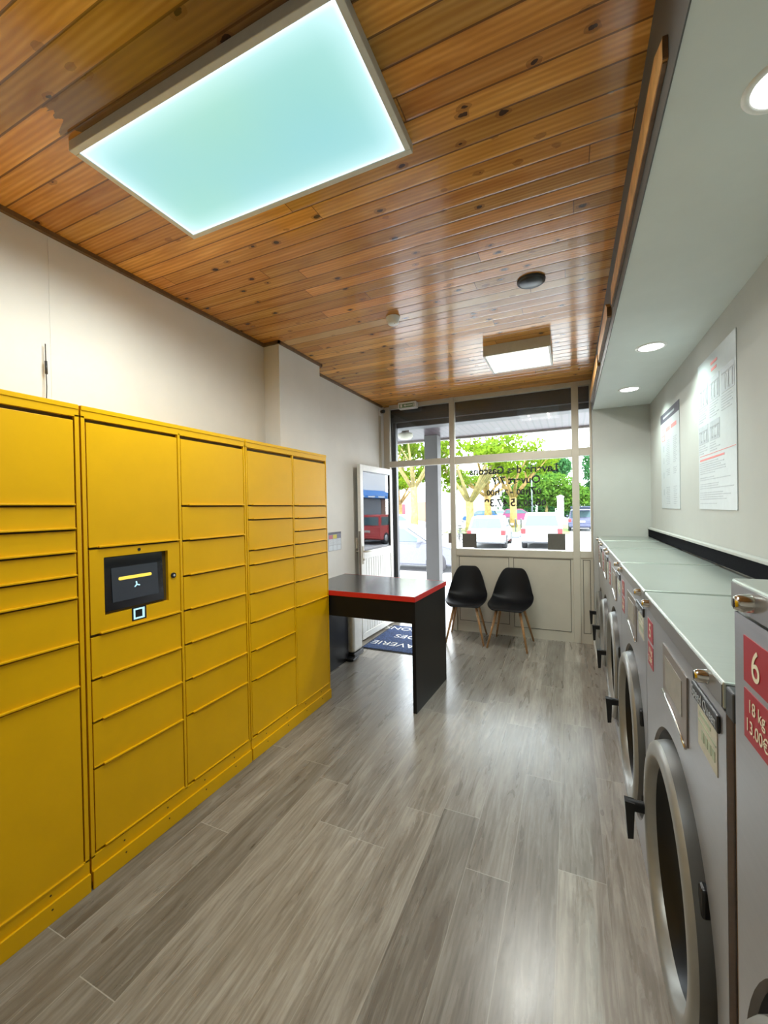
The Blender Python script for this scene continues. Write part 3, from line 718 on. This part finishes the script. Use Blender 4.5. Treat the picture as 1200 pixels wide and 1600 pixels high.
# ------------------------------------------------------------------ washing machines
def washer(num, y0, y1, top, label, price, cz=.43, R=.335, full=True, rc=None):
    w = y1-y0; yc = (y0+y1)/2; D = XR-XF-.012
    t = thing('washing_machine', label, 'washing machine', (XF, yc, 0), 0, 'stainless steel washing machines along the right wall')
    h = w/2-.002; lid = .052; ft = top-lid
    rc = rc or R+.045
    # front panel with round opening
    b = B(); n = 64
    angs = sorted([2*PI*k/n for k in range(n)] + [math.atan2(zz-cz, yy) % (2*PI) for yy in (-h, h) for zz in (.0, ft-.006)])
    inner, outer, back = [], [], []
    for a in angs:
        ca, sa_ = math.cos(a), math.sin(a); k = 1e9
        if abs(ca) > 1e-9: k = min(k, (h if ca > 0 else -h)/ca)
        if abs(sa_) > 1e-9: k = min(k, ((ft-.006-cz) if sa_ > 0 else (-cz))/sa_)
        outer.append(b.bm.verts.new((0, k*ca, cz+k*sa_))); inner.append(b.bm.verts.new((0, rc*ca, cz+rc*sa_))); back.append(b.bm.verts.new((.07, (rc-.03)*ca, cz+(rc-.03)*sa_)))
    N_ = len(angs)
    for i in range(N_):
        j = (i+1) % N_
        b.bm.faces.new((outer[i], outer[j], inner[j], inner[i]))
    bmesh.ops.delete(b.bm, geom=back, context='VERTS')
    o = b.build('front_panel', M['steel'], t)
    B().lathe([(rc, 0), (rc-.006, .010)], (0, 0, cz), 'X', 72).build('recess_rim', M['bezel'], o)
    B().lathe([(rc-.006, .010), (rc-.03, .069), (.0005, .070)], (0, 0, cz), 'X', 72).build('door_recess', M['black'], o)
    B().box(.071, D, -h, h, .0, ft-.006).build('cabinet', M['steeld'], t)
    b = B().box(.0005, .071, -h, -h+.003, 0, ft-.006); b.box(.0005, .071, h-.003, h, 0, ft-.006); b.box(.003, .071, -h, h, ft-.012, ft-.007)
    b.build('side_panel', M['steel'], t)
    ld = B().box(-.004, D, -h, h, ft, top, .004).build('lid', M['steelt'], t)
    B().box(-.0055, -.0035, -h+.004, h-.004, ft+.003, top-.006).build('lid_lip', M['steeld'], ld)
    for s in (-1, 1):
        lk = B().lathe([(.0005, -.024), (.010, -.024), (.0135, -.018), (.0155, 0)], (-.004, s*(h-.095), ft+.026), 'X', 20).build('lock', M['chrome'], ld)
        B().box(-.0290, -.0275, s*(h-.095)-.0015, s*(h-.095)+.0015, ft+.019, ft+.033).build('key_slot', M['black'], lk)
    # door: ring, glass, hinge, handle
    prof = [(R+.002, -.020), (R-.004, -.029), (R-.018, -.034), (R-.040, -.034), (R-.052, -.027), (R-.060, .0)]
    dr = B().lathe(prof, (0, 0, cz), 'X', 72).build('door_ring', M['ring'], t)
    B().lathe([(R+.012, .055), (R+.010, .005), (R+.002, -.0205)], (0, 0, cz), 'X', 72).build('ring_skirt', M['skirt'], dr)
    B().lathe([(R-.058, -.004), (R-.075, .018), (R-.11, .045), (R-.20, .065), (.0005, .068)], (0, 0, cz), 'X', 72).build('door_glass', M['doorglass'], dr)
    for sg_ in (-1, 1):
        hy, hz = -R*math.cos(.55), cz+sg_*R*math.sin(.55)
        B().box(-.010, .04, hy-.026, hy+.004, hz-.035, hz+.035, .007).build('hinge', M['black'], dr)
    b = B()
    yy = R-.03
    b.box(-.094, -.022, yy-.012, yy+.016, cz-.048, cz-.012, .008, 3)
    b.prism([(-.096, yy-.016, cz-.011), (-.064, yy-.016, cz-.014), (-.070, yy-.016, cz-.142), (-.088, yy-.016, cz-.146)], (0, .034, 0))
    b.build('handle', M['black'], dr)
    # display
    ya, yb = -.07, .13   # y>0 is the far side
    ya, yb = (-.175, .115) if w > .7 else (-.13, .09)
    zt_ = ft-.045; zb_ = zt_-.150
    pts = [(-.004, yb, zt_), (-.004, ya, zt_), (-.004, ya+.006, zb_-.03)] + [(-.004, ya+.006+(yb-ya-.006)*k/6, zb_-.03+.035*math.sin(k/6*PI/2)) for k in range(1, 7)]
    bz = B().prism(pts, (.006, 0, 0)).build('display_bezel', M['bezel'], t)
    B().box(-.0055, -.0035, ya+.05, yb-.04, zb_+.028, zt_-.028).build('screen', M['lcd'], bz)
    b = B().tube([(-.006, ya+.006+(yb-ya-.006)*k/6, zb_-.032+.035*math.sin(k/6*PI/2)) for k in range(0, 7)], .0035, 8)
    b.build('bezel_rim', M['chrome'], bz)
    # name plate and energy label at the near side
    pa, pb = -h+.03, -h+.22
    zc = ft-.045
    npb = B().box(-.006, 0, pa, pb, zc-.018, zc+.018, .003).build('name_plate', M['black'], t)
    text_obj('plate_lettering', M['midp'], npb, 'Speed Queen', .032, (-.0065, (pa+pb)/2, zc-.010), (0, -1, 0), (0, 0, 1), small=1)
    B().box(-.0015, 0, pa+.02, pb-.035, zc-.115, zc-.022).build('paper_label', M['label'], t)
    b = B().box(-.0025, -.0015, pa+.025, pb-.04, zc-.058, zc-.054); b.box(-.0025, -.0015, pa+.06, pb-.05, zc-.042, zc-.034)
    for k in range(4): b.box(-.0025, -.0015, pa+.032+k*.025, pa+.050+k*.025, zc-.092, zc-.07)
    b.build('label_print', M['faint'], t)
    # number and price stickers at the far side
    qb = h-.045; qa = qb-.100
    s1 = B().box(-.0015, 0, qa, qb, ft-.112, ft-.036).build('number_sticker', M['redst'], t)
    text_obj('number', M['cream'], s1, str(num), .072, (-.002, (qa+qb)/2, ft-.098), (0, -1, 0), (0, 0, 1), small=1, thick=.0006)
    s2 = B().box(-.0015, 0, qa, qb, ft-.206, ft-.124).build('price_sticker', M['redst'], t)
    text_obj('capacity', M['cream'], s2, price[0], .030, (-.002, (qa+qb)/2, ft-.156), (0, -1, 0), (0, 0, 1), small=1, thick=.0006)
    text_obj('price', M['cream'], s2, price[1], .030, (-.002, (qa+qb)/2, ft-.190), (0, -1, 0), (0, 0, 1), small=1, thick=.0006)
    return t
washer(6, .10, .925, 1.365, 'tall stainless washing machine with red number 6 at the right edge', ('18 kg', '13.00€'), cz=.52, R=.34)
washer(5, .972, 1.875, 1.158, 'stainless washing machine with red number 5 stickers next to the tall one', ('10 kg', '7.00€'))
washer(4, 1.877, 2.72, 1.162, 'stainless washing machine with red number 4 stickers, third from the camera', ('10 kg', '7.00€'))
washer(3, 2.722, 3.56, 1.166, 'stainless washing machine in the middle of the row, fourth from the camera', ('10 kg', '7.00€'))
washer(2, 3.562, 4.23, 1.170, 'stainless washing machine second from the far end of the row', ('7 kg', '5.00€'), R=.27)
washer(1, 4.232, 4.765, 1.174, 'farthest stainless washing machine next to the end partition', ('7 kg', '5.00€'), R=.22)
b = B().box(XF+.012, XR-.015, .928, .969, 0, 1.10); o = b.build('filler_post', M['battend']); tag(o, 'dark filler post between the tall washing machine and number 5', 'filler'); fp_ = o
o = B().box(XF-.002, XF+.03, .928, .969, 1.10, 1.155, .004).build('filler_cap', M['dark']); o.parent = fp_
# black brush strip with pale ledge behind the machines
t = thing('brush_strip', 'black brush strip under a pale ledge along the back of the washing machines', 'trim strip', (XR, 2.9, 1.178))
B().box(-.028, -.001, -1.9, 1.865, 0, .072).build('bristles', M['brush'], t, label='black bristles')
B().box(-.034, -.001, -1.9, 1.865, .072, .088, .003).build('ledge', M['walln'], t, label='pale ledge')

# posters on the right wall
t = thing('instruction_poster', 'larger white instruction poster with grey pictures, nearer the camera', 'poster', (XR, 2.795, 1.46))
B().box(-.004, -.0005, -.32, .31, 0, .865).build('sheet', M['paper'], t)
for i, (ya, yb, za, zb_) in enumerate(((.12, .30, .60, .73), (-.08, .09, .60, .73), (-.30, -.11, .60, .73), (.12, .30, .385, .49), (-.08, .09, .385, .49))):
    pc = B().box(-.005, -.004, ya, yb, za, zb_).build('picture', M['midp'], t)
    b = B(); b.box(-.0056, -.005, ya+.01, yb-.01, zb_-.035, zb_-.028)
    for k in range(3): b.box(-.0056, -.005, ya+.02+k*.05, ya+.026+k*.05, za+.01, zb_-.035)
    b.build('picture_detail', M['greyp'], pc)
    b = B(); b.box(-.0056, -.005, ya+.035, ya+.085, za+.02, zb_-.045); b.box(-.0056, -.005, ya+.10, ya+.13, za+.02, zb_-.045); b.build('picture_highlight', M['paper'], pc)
b = B().box(-.005, -.004, -.05, .06, .80, .815); b.box(-.005, -.004, -.04, .05, .765, .78); b.box(-.005, -.004, -.31, .28, .312, .315); b.box(-.005, -.004, -.15, .28, .285, .295)
b.build('red_title', M['redp'], t)
b = B(); rnd = random.Random(3)
for k in range(20):
    z = .27-k*.0125
    if k in (6, 9, 13, 18): continue
    b.box(-.0048, -.004, .28-rnd.uniform(.25, .56), .285, z, z+.004)
for (ya, yb, zt_) in ((.12, .30, .585), (-.08, .09, .585), (-.30, -.11, .585), (.12, .30, .37), (-.08, .09, .37)):
    for k in range(6 if zt_ > .5 else 4): b.box(-.0048, -.004, yb-rnd.uniform(.08, .17), yb, zt_-k*.014, zt_-k*.014+.004)
b.build('printed_lines', M['midp'], t)
t = thing('price_poster', 'smaller white poster with a dark header band, farther from the camera', 'poster', (XR, 3.915, 1.457))
B().box(-.004, -.0005, -.325, .325, 0, .79).build('sheet', M['paper'], t)
hd = B().box(-.005, -.004, -.325, .325, .715, .79).build('header_band', M['darkp'], t)
B().box(-.0056, -.005, -.18, .22, .742, .758).build('header_line', M['midp'], hd)
b = B().box(-.005, -.004, -.02, .12, .625, .655); b.box(-.005, -.004, -.24, -.06, .625, .655)
for (q, q2, z, z2) in ((.17, .27, .655, .660), (.17, .27, .56, .565), (.17, .175, .56, .66), (.265, .27, .56, .66), (.18, .26, .60, .605), (.2, .24, .63, .635)): b.box(-.005, -.004, q, q2, z, z2)
b.build('red_title', M['redp'], t)
b = B()
for k in range(36):
    z = .545-k*.0145
    if 13 < k < 16 or 19 < k < 26: continue
    b.box(-.0048, -.004, .0, .09+.02*(k % 3), z, z+.005); b.box(-.0048, -.004, -.24+.03*(k % 2), -.13, z, z+.005)
for z in (.50, .40, .28, .14): b.box(-.0048, -.004, .20, .22, z-.03, z+.02)
b.build('printed_lines', M['midp'], t)

# ------------------------------------------------------------------ outside
G = -.45
b = B(); prof = [(FY+.05, -.035), (8.2, -.12), (8.25, -.25), (11.0, G), (16, G)]
for i in range(len(prof)-1):
    (ya, za), (yb, zb_) = prof[i], prof[i+1]
    b.poly([(-40, ya, za), (30, ya, za), (30, yb, zb_), (-40, yb, zb_)])
struct(b.build('ground_pavement', M['pave']))
struct(B().box(-90, 60, 16, 160, G-.2, G).build('ground_square', M['asphalt']))
o = B().box(-9, 0, 30, 46, G, G+.006).build('lawn', M['grass']); tag(o, 'green lawn strip around the plane trees', 'lawn', kind='stuff')
# canopy over the pavement with round lamp and column
struct(B().box(XW-4, 6, FY+.43, 7.35, 2.76, 2.95).build('ceiling_canopy', M['canopy']))
struct(B().box(XW-4, 6, 7.35, 7.42, 2.73, 3.2).build('trim_6', M['bezel']))
o = B().box(-2.31, -2.075, 6.9, 7.12, -.2, 2.76, .006).build('canopy_column', M['concrete']); tag(o, 'square grey concrete column outside the open door', 'column')
t = thing('canopy_lamp', 'round yellowish lamp under the outdoor canopy', 'outdoor lamp', (-2.39, 6.2, 2.76))
B().lathe([(.06, 0), (.06, -.05), (.10, -.06)], seg=24).build('lamp_base', M['bezel'], t)
B().lathe([(.10, -.06), (.12, -.075), (.12, -.12), (.09, -.155), (.0005, -.165)], seg=28).build('lamp_shade', M['label'], t)

def car(label, loc, rz, paint, group=None, wagon=True, cat='car', Lh=2.1, Wd=.86, H=1.45, hatch_open=False):
    t = thing('parked_car', label, cat, loc, rz, group)
    # local: x forward, y left
    k = H/1.45
    body = [(-Lh, .32), (-Lh, .62), (-Lh+.04, .88), (Lh-1.05, .92), (Lh-.15, .74), (Lh, .55), (Lh, .30), (Lh-.3, .22), (-Lh+.25, .22)]
    b = B().prism([(x, -Wd, z*k) for x, z in body], (0, 2*Wd, 0))
    bmesh.ops.bevel(b.bm, geom=[e for e in b.bm.edges], offset=.05, segments=2, affect='EDGES')
    b.build('car_body', paint, t)
    rear = -Lh+.12 if wagon else -Lh+.55
    cab_b = [(rear, .86), (Lh-1.0, .90)]; 
    tops = [(rear+.28, 1.40), (rear+.45, 1.45), (Lh-2.15, 1.45), (Lh-1.85, 1.40)]
    b = B(); prof_ = [(rear, .86, Wd-.04)]+[(x, z, Wd-.18) for x, z in tops]+[(Lh-1.0, .88, Wd-.05)]
    l = [b.bm.verts.new((x, -w_, z*k)) for x, z, w_ in prof_]; rr_ = [b.bm.verts.new((x, w_, z*k)) for x, z, w_ in prof_]
    n = len(l); b.bm.faces.new(l); b.bm.faces.new(rr_[::-1])
    for i in range(n): b.bm.faces.new((l[i], rr_[i], rr_[(i+1) % n], l[(i+1) % n]))
    bmesh.ops.bevel(b.bm, geom=[e for e in b.bm.edges], offset=.03, segments=2, affect='EDGES')
    b.build('cabin', paint, t)
    # glass
    def lerp(p, q, s): return tuple(p[i]+(q[i]-p[i])*s for i in range(3))
    A0, A1 = (rear, .86), tops[0]; dx = A1[0]-A0[0]; dz = A1[1]-A0[1]
    nl = math.hypot(dx, dz); nx, nz_ = -dz/nl, dx/nl
    def rp(s, w_): return (A0[0]+dx*s+nx*.012, w_, (A0[1]+dz*s)*k+nz_*.012)
    B().prism([rp(.14, -Wd+.16), rp(.14, Wd-.16), rp(.88, Wd-.27), rp(.88, -Wd+.27)], (nx*.01, 0, nz_*.01)).build('rear_window', M['carglass'], t)
    F0, F1 = (Lh-1.0, .88), tops[3]; fx, fz = F1[0]-F0[0], F1[1]-F0[1]; fl = math.hypot(fx, fz); mx_, mz = fz/fl, -fx/fl
    def fp(s, w_): return (F0[0]+fx*s+mx_*.012, w_, (F0[1]+fz*s)*k+mz*.012)
    B().prism([fp(.08, -Wd+.15), fp(.08, Wd-.15), fp(.92, Wd-.26), fp(.92, -Wd+.26)], (mx_*.01, 0, mz*.01)).build('windscreen', M['carglass'], t)
    for s in (-1, 1):
        def sp_(x, z): # point on the leaning side
            q = (z-.86)/(1.40-.86); w_ = (Wd-.045)+(-.135)*q+.012
            return (x, s*w_, z*k)
        xm = (rear+Lh-1.2)/2
        for (xa, xb, xc, xd) in ((rear+.16, xm-.04, xm-.04, rear+.36), (xm+.03, Lh-1.22, Lh-1.86, xm+.03)):
            B().prism([sp_(xa, .94), sp_(xb, .94), sp_(xc, 1.34), sp_(xd, 1.34)], (0, s*.008, 0)).build('side_window', M['carglass'], t)
        B().box(Lh-1.32, Lh-1.20, min(s*Wd, s*(Wd+.16)), max(s*Wd, s*(Wd+.16)), .92*k, 1.04*k, .03).build('wing_mirror', paint, t)
        B().box(-Lh-.012, -Lh+.10, min(s*(Wd-.20), s*(Wd+.006)), max(s*(Wd-.20), s*(Wd+.006)), .62*k, .84*k, .03).build('tail_lamp', M['tail'], t)
        B().box(Lh-.14, Lh+.01, min(s*(Wd-.30), s*(Wd-.02)), max(s*(Wd-.30), s*(Wd-.02)), .52*k, .66*k, .03).build('headlamp', M['headl'], t)
        for x in (-Lh+.72, Lh-.78):
            wh = B().lathe([(.19, s*(Wd+.012)), (.30, s*(Wd+.012)), (.32, s*(Wd-.01)), (.32, s*(Wd-.20)), (.2, s*(Wd-.20))], (x, 0, .32), 'Y', 28).build('wheel', M['tyre'], t)
            B().lathe([(.0005, s*(Wd+.002)), (.05, s*(Wd+.014)), (.19, s*(Wd+.006)), (.2, s*(Wd-.03))], (x, 0, .32), 'Y', 20).build('wheel_rim', M['rim'], wh)
    B().box(-Lh-.03, -Lh+.1, -Wd+.03, Wd-.03, .30*k, .46*k, .03).build('rear_bumper', M['silver'] if paint is M['carw'] else paint, t)
    B().box(-Lh-.022, -Lh-.005, -.27, .27, .60*k, .70*k, .004).build('number_plate', M['plate'], t)
    if hatch_open:
        B().prism([(rear+.30, -Wd+.2, 1.46*k), (rear+.30, Wd-.2, 1.46*k), (rear-.75, Wd-.15, 1.62*k), (rear-.75, -Wd+.15, 1.62*k)], (0, 0, .05)).build('raised_tailgate', paint, t)
    return t
fwd = PI/2
car('white estate car seen from behind, left of the two behind the window stickers', (-3.62, 21.2, G), fwd+.05, M['carw'], 'parked white cars seen from behind', H=1.5)
car('white car seen from behind, partly hidden by the right window sticker', (-1.20, 21.6, G), fwd+.02, M['carw'], 'parked white cars seen from behind', H=1.62)
car('pale grey car seen from the side through the doorway', (-4.85, 12.6, G), 0, M['carlav'], H=1.42, Lh=2.0)
car('dark blue car with raised tailgate at the right of the square', (.75, 35.5, G), fwd, M['navyp'], H=1.6, hatch_open=True)
car('bright blue car side on between the plane trees', (-10.3, 52.5, G), PI, M['bluepaint'], H=1.5)
car('purple car side on behind the right plane tree', (-5.6, 53.8, G), 0, M['purple'], H=1.6)
car('silver car side on between the middle and right plane trees', (-8.6, 58.5, G), 0, M['silver'], H=1.5)
car('red car parked in front of the shop with the blue awning', (6.9, 21.5, G), fwd, M['redc'], H=1.6)
car('white car on the far side of the street behind the side-on car', (-13.2, 33.0, G), 0, M['carw'], H=1.4)
car('dark car farthest right behind the tailgate car', (2.6, 42, G), fwd, M['navyp'], H=1.5)

# plane trees
def leaf_cloud(name, m, parent, blobs, n, size, seed):
    rn = random.Random(seed); verts, faces = [], []
    for i in range(n):
        cx, cy, cz, rx, ry, rz = blobs[i % len(blobs)]
        v = Vector((rn.gauss(0, 1), rn.gauss(0, 1), rn.gauss(0, 1))).normalized()*(rn.random()**.45)
        p = Vector((cx+v.x*rx, cy+v.y*ry, cz+v.z*rz)); s = size*rn.uniform(.6, 1.4)
        a = Vector((rn.gauss(0, 1), rn.gauss(0, 1), rn.gauss(0, 1))).normalized(); bb = a.cross(Vector((rn.gauss(0, 1), rn.gauss(0, 1), rn.gauss(0, 1)))).normalized()
        k = len(verts); verts += [p+a*s, p+bb*s*.55, p-a*s, p-bb*s*.55]; faces.append((k, k+1, k+2, k+3))
    me = bpy.data.meshes.new(name); me.from_pydata(verts, [], faces); me.materials.append(m)
    return lnk(bpy.data.objects.new(name, me), parent)
def tree(label, x, y, h, rad, bark, leaf, seed, n=3800, size=.17, fork=2.3, spread=3.4, lo=3.0, hi=8.5):
    rn = random.Random(seed)
    t = thing('plane_tree', label, 'tree', (x, y, G), 0, 'plane trees on the square')
    b = B().tube([(0, 0, 0), (.03, 0, fork*.5), (.0, 0, fork), (0, 0, fork+.4)], [rad*1.25, rad, rad*1.05, rad*.8], 14)
    b.build('trunk', bark, t)
    b = B(); tips = []
    for k in range(6):
        a = 2*PI*k/6+rn.uniform(-.4, .4); ln = rn.uniform(.6, 1)*spread; hh = rn.uniform(lo+1.2, hi-1)
        tip = Vector((math.cos(a)*ln, math.sin(a)*ln, hh)); tips.append(tip)
        mid = Vector((math.cos(a)*ln*.42, math.sin(a)*ln*.42, fork+(hh-fork)*.42))
        b.tube([(0, 0, fork-.1), mid, tip], [rad*.62, rad*.36, rad*.12], 10)
        for q in range(2):
            e = mid.lerp(tip, .5)+Vector((rn.uniform(-1.3, 1.3), rn.uniform(-1.3, 1.3), rn.uniform(.2, 1.4)))
            b.tube([mid, mid.lerp(e, .5)+Vector((0, 0, .15)), e], [rad*.3, rad*.2, rad*.08], 8); tips.append(e)
    b.build('boughs', bark, t)
    blobs = [(p.x, p.y, p.z, rn.uniform(.9, 1.6), rn.uniform(.9, 1.6), rn.uniform(.5, .95)) for p in tips]
    leaf_cloud('foliage', leaf, t, blobs, int(n*.72), size, seed)
tree('plane tree left of the white estate car, nearest through the window', -6.95, 31.3, 9, .30, M['bark'], M['leafy'], 1)
tree('plane tree between the blue car and the silver car', -7.95, 44.5, 9, .36, M['bark2'], M['leafy'], 2, fork=3.0, spread=3.8, lo=3.4, hi=10)
tree('plane tree with orange trunk right of centre in the window', -4.75, 39.5, 9, .30, M['bark2'], M['leafy'], 3, fork=2.7, spread=3.8, lo=3.4, hi=9.5)
tree('plane tree seen through the doorway', -15.6, 38.5, 9, .24, M['bark2'], M['leafy'], 4, n=5200, fork=2.4, spread=3.2, lo=2.8, hi=8.5)
tree('plane tree beyond the column seen above the doorway', -10.6, 29.0, 9, .26, M['bark'], M['leafy'], 5, n=3000, fork=3.4, spread=3.2, lo=4.6, hi=9.5)
def bush(label, x, y, blobs, m, n, size, seed):
    t = thing('leafy_tree', label, 'tree', (x, y, G), 0, 'green trees closing the square')
    B().tube([(0, 0, 0), (.1, 0, 2.5)], [.22, .15], 10).build('trunk', M['bark'], t)
    leaf_cloud('foliage', m, t, blobs, n, size, seed)
bush('broad bright green tree behind the white car on the right', -3.0, 62, [(0, 0, 4.2, 4.6, 3, 2.4), (-3.4, 0, 3.2, 2.8, 2, 1.7), (3, 0, 3.0, 3, 2, 1.8)], M['leafg'], 9000, .26, 11)
bush('tall green tree at the right edge of the window', 4.3, 69, [(0, 0, 7.5, 2.6, 2.6, 4.5), (0, 0, 3.4, 3, 2.6, 2.4)], M['leafd'], 6500, .26, 12)
bush('deep green tree at the centre behind the lettering', -6.5, 78, [(0, 0, 6, 4, 3, 3.6), (4, 0, 8.6, 3, 3, 2.2)], M['leafd'], 6000, .32, 13)
for i, (x, y) in enumerate(((-12.0, 70), (-9.0, 71), (-6.2, 70), (-3.4, 70), (-.6, 69))):
    t = thing('clipped_hedge', ['deep green hedge clump at the far left end', 'deep green hedge clump second from the left end', 'deep green hedge clump in the middle of the hedge', 'deep green hedge clump second from the right end', 'deep green hedge clump at the far right end'][i], 'hedge', (x, y, G), 0, 'hedge clumps behind the parked cars')
    leaf_cloud('foliage', M['leafd'], t, [(0, 0, 1.5, 1.3, 1.2, 1.5)], 1500, .22, 20+i)

# street furniture
o = B().tube([(0, 0, 0), (0, 0, 9)], [.10, .05], 10).build('lamp_post', M['pole']); o.location = (-4.4, 56, G); tag(o, 'slim grey lamp post behind the lettering', 'lamp post')
for i, (x, y) in enumerate(((-4.35, 33.5), (-3.75, 32.5), (-3.35, 32.5), (-5.0, 33.8))):
    o = B().lathe([(.05, 0), (.05, .85), (.06, .9), (.05, 1.0), (.001, 1.03)], seg=12).build('bollard', M['dark']); o.location = (x, y, G)
    tag(o, ['dark bollard third from the left', 'dark bollard second from the right', 'rightmost dark bollard', 'leftmost dark bollard'][i]+' between the two white cars', 'bollard', 'bollards by the lawn')
for i, (x, y) in enumerate(((-3.75, 25.5), (-3.25, 26.5), (-2.75, 27.5))):
    o = B().lathe([(.0, .0), (.42, 0), (.44, .12), (.36, .26), (.15, .34), (.001, .35)], seg=18).build('boulder', M['pole']); o.location = (x, y, G)
    tag(o, ['nearest low grey stone', 'middle low grey stone', 'farthest low grey stone'][i]+' between the two white cars', 'stone', 'kerb stones')
def bicycle(label, loc, rz):
    t = thing('bicycle', label, 'bicycle', loc, rz, 'bicycles at the rack')
    for x in (-.52, .52):
        wh = B().lathe([(.33, -.015), (.345, 0), (.33, .015), (.315, 0), (.33, -.015)], (x, 0, .34), 'Y', 28).build('wheel', M['tyre'], t)
        b = B()
        for k in range(6): b.tube([(x-.32*math.cos(k*PI/6), 0, .34-.32*math.sin(k*PI/6)), (x+.32*math.cos(k*PI/6), 0, .34+.32*math.sin(k*PI/6))], .004, 6)
        b.build('spokes', M['rim'], wh)
    b = B()
    for p, q in (((-.52, 0, .34), (-.12, 0, .30)), ((-.12, 0, .30), (-.28, 0, .86)), ((-.28, 0, .80), (-.52, 0, .34)), ((-.12, 0, .30), (.36, 0, .78)), ((-.26, 0, .76), (.36, 0, .84)), ((.34, 0, .92), (.52, 0, .34))): b.tube([p, q], .018, 8)
    b.build('bike_frame', M['dark'], t)
    B().box(-.40, -.16, -.07, .07, .88, .93, .02).build('saddle', M['black'], t)
    B().tube([(.26, -.28, 1.0), (.34, -.05, 1.02), (.34, .05, 1.02), (.26, .28, 1.0)], .014, 8).build('handlebar', M['black'], t)
bicycle('dark bicycle left of the nearest plane tree', (-5.15, 20.5, G), 2.2); bicycle('dark bicycle behind the first one near the window post', (-5.75, 22.5, G), 2.6)
bicycle('dark bicycle seen in the gap between the column and the window post', (-4.6, 15.6, G), 1.9)

# buildings
def building(name, label, x0, x1, y0, y1, h, m, group=None): 
    t = thing(name, label, 'building', ((x0+x1)/2, (y0+y1)/2, G))
    B().box(-(x1-x0)/2, (x1-x0)/2, -(y1-y0)/2, (y1-y0)/2, 0, h).build('walls', m, t); return t
t = building('shop_building', 'white building with red shopfront seen through the doorway', -25, -12.6, 46, 54, 3.6, M['render'])
sx, sy = -18.8, 50.0
def on_front(name, x0, x1, z0, z1, m, dep=.1): return B().box(x0-sx, x1-sx, -4-dep, -4, z0, z1).build(name, m, t)
on_front('fascia', -20.8, -16.6, 2.55, 3.1, M['silver'], .15)
on_front('shopfront', -20.0, -17.9, 0, 2.4, M['shopred'], .12); on_front('shop_window', -19.6, -18.3, .9, 2.0, M['shopgl'], .16); on_front('shop_sill', -19.6, -18.3, .35, .65, M['shopgl'], .16)
on_front('brick_panel', -16.6, -13.6, .1, 2.6, M['brick'], .1)
t = building('market_hall', 'long white building behind the nearest plane tree', -16.5, -10.6, 60, 68, 4.6, M['render'])
B().prism([(-2.95, -4.3, 4.6), (2.95, -4.3, 4.6), (0, -4.3, 5.9)], (0, 8, 0)).build('roof', M['concrete'], t)
B().box(1.4, 2.6, -4.4, -4.2, 4.35, 5.0).build('roof_opening', M['navyp'], t)
t = thing('street_building', 'white town building with blue awning and red shutters mirrored in the open door glass', 'building', (8.9, 23, G), PI)
B().box(-4, 0, -2.5, 9, 0, 9).build('walls', M['render'], t)
B().box(0, .12, -1.6, 6, .2, 2.55).build('shop_window', M['shopgl'], t)
B().prism([(0, 7, 3.15), (1.0, 7, 2.75), (1.0, 7, 2.6), (0, 7, 2.6)], (0, -9.2, 0)).build('awning', M['awning'], t)
b = B()
for k in range(7): b.box(.985, 1.015, 5.8-k*1.25, 6.6-k*1.25, 2.63, 2.72)
b.build('awning_print', M['render'], t)
for y in (-4.2, -2.7, -.6, .6): B().box(0, .08, -y-.5, -y, 4.6, 6.3).build('shutter', M['shopred'], t)
B().box(-.02, .10, -2.3, -1.7, 0, 2.6).build('shop_door', M['brick'], t)
t = thing('advertising_column', 'white round advertising column in front of the green trees on the right', 'column', (-1.05, 56, G))
B().cyl((0, 0, 0), .38, 2.9, seg=24).build('shaft', M['render'], t); B().lathe([(.43, 2.9), (.43, 3.05), (.001, 3.25)], seg=24).build('cap', M['render'], t)
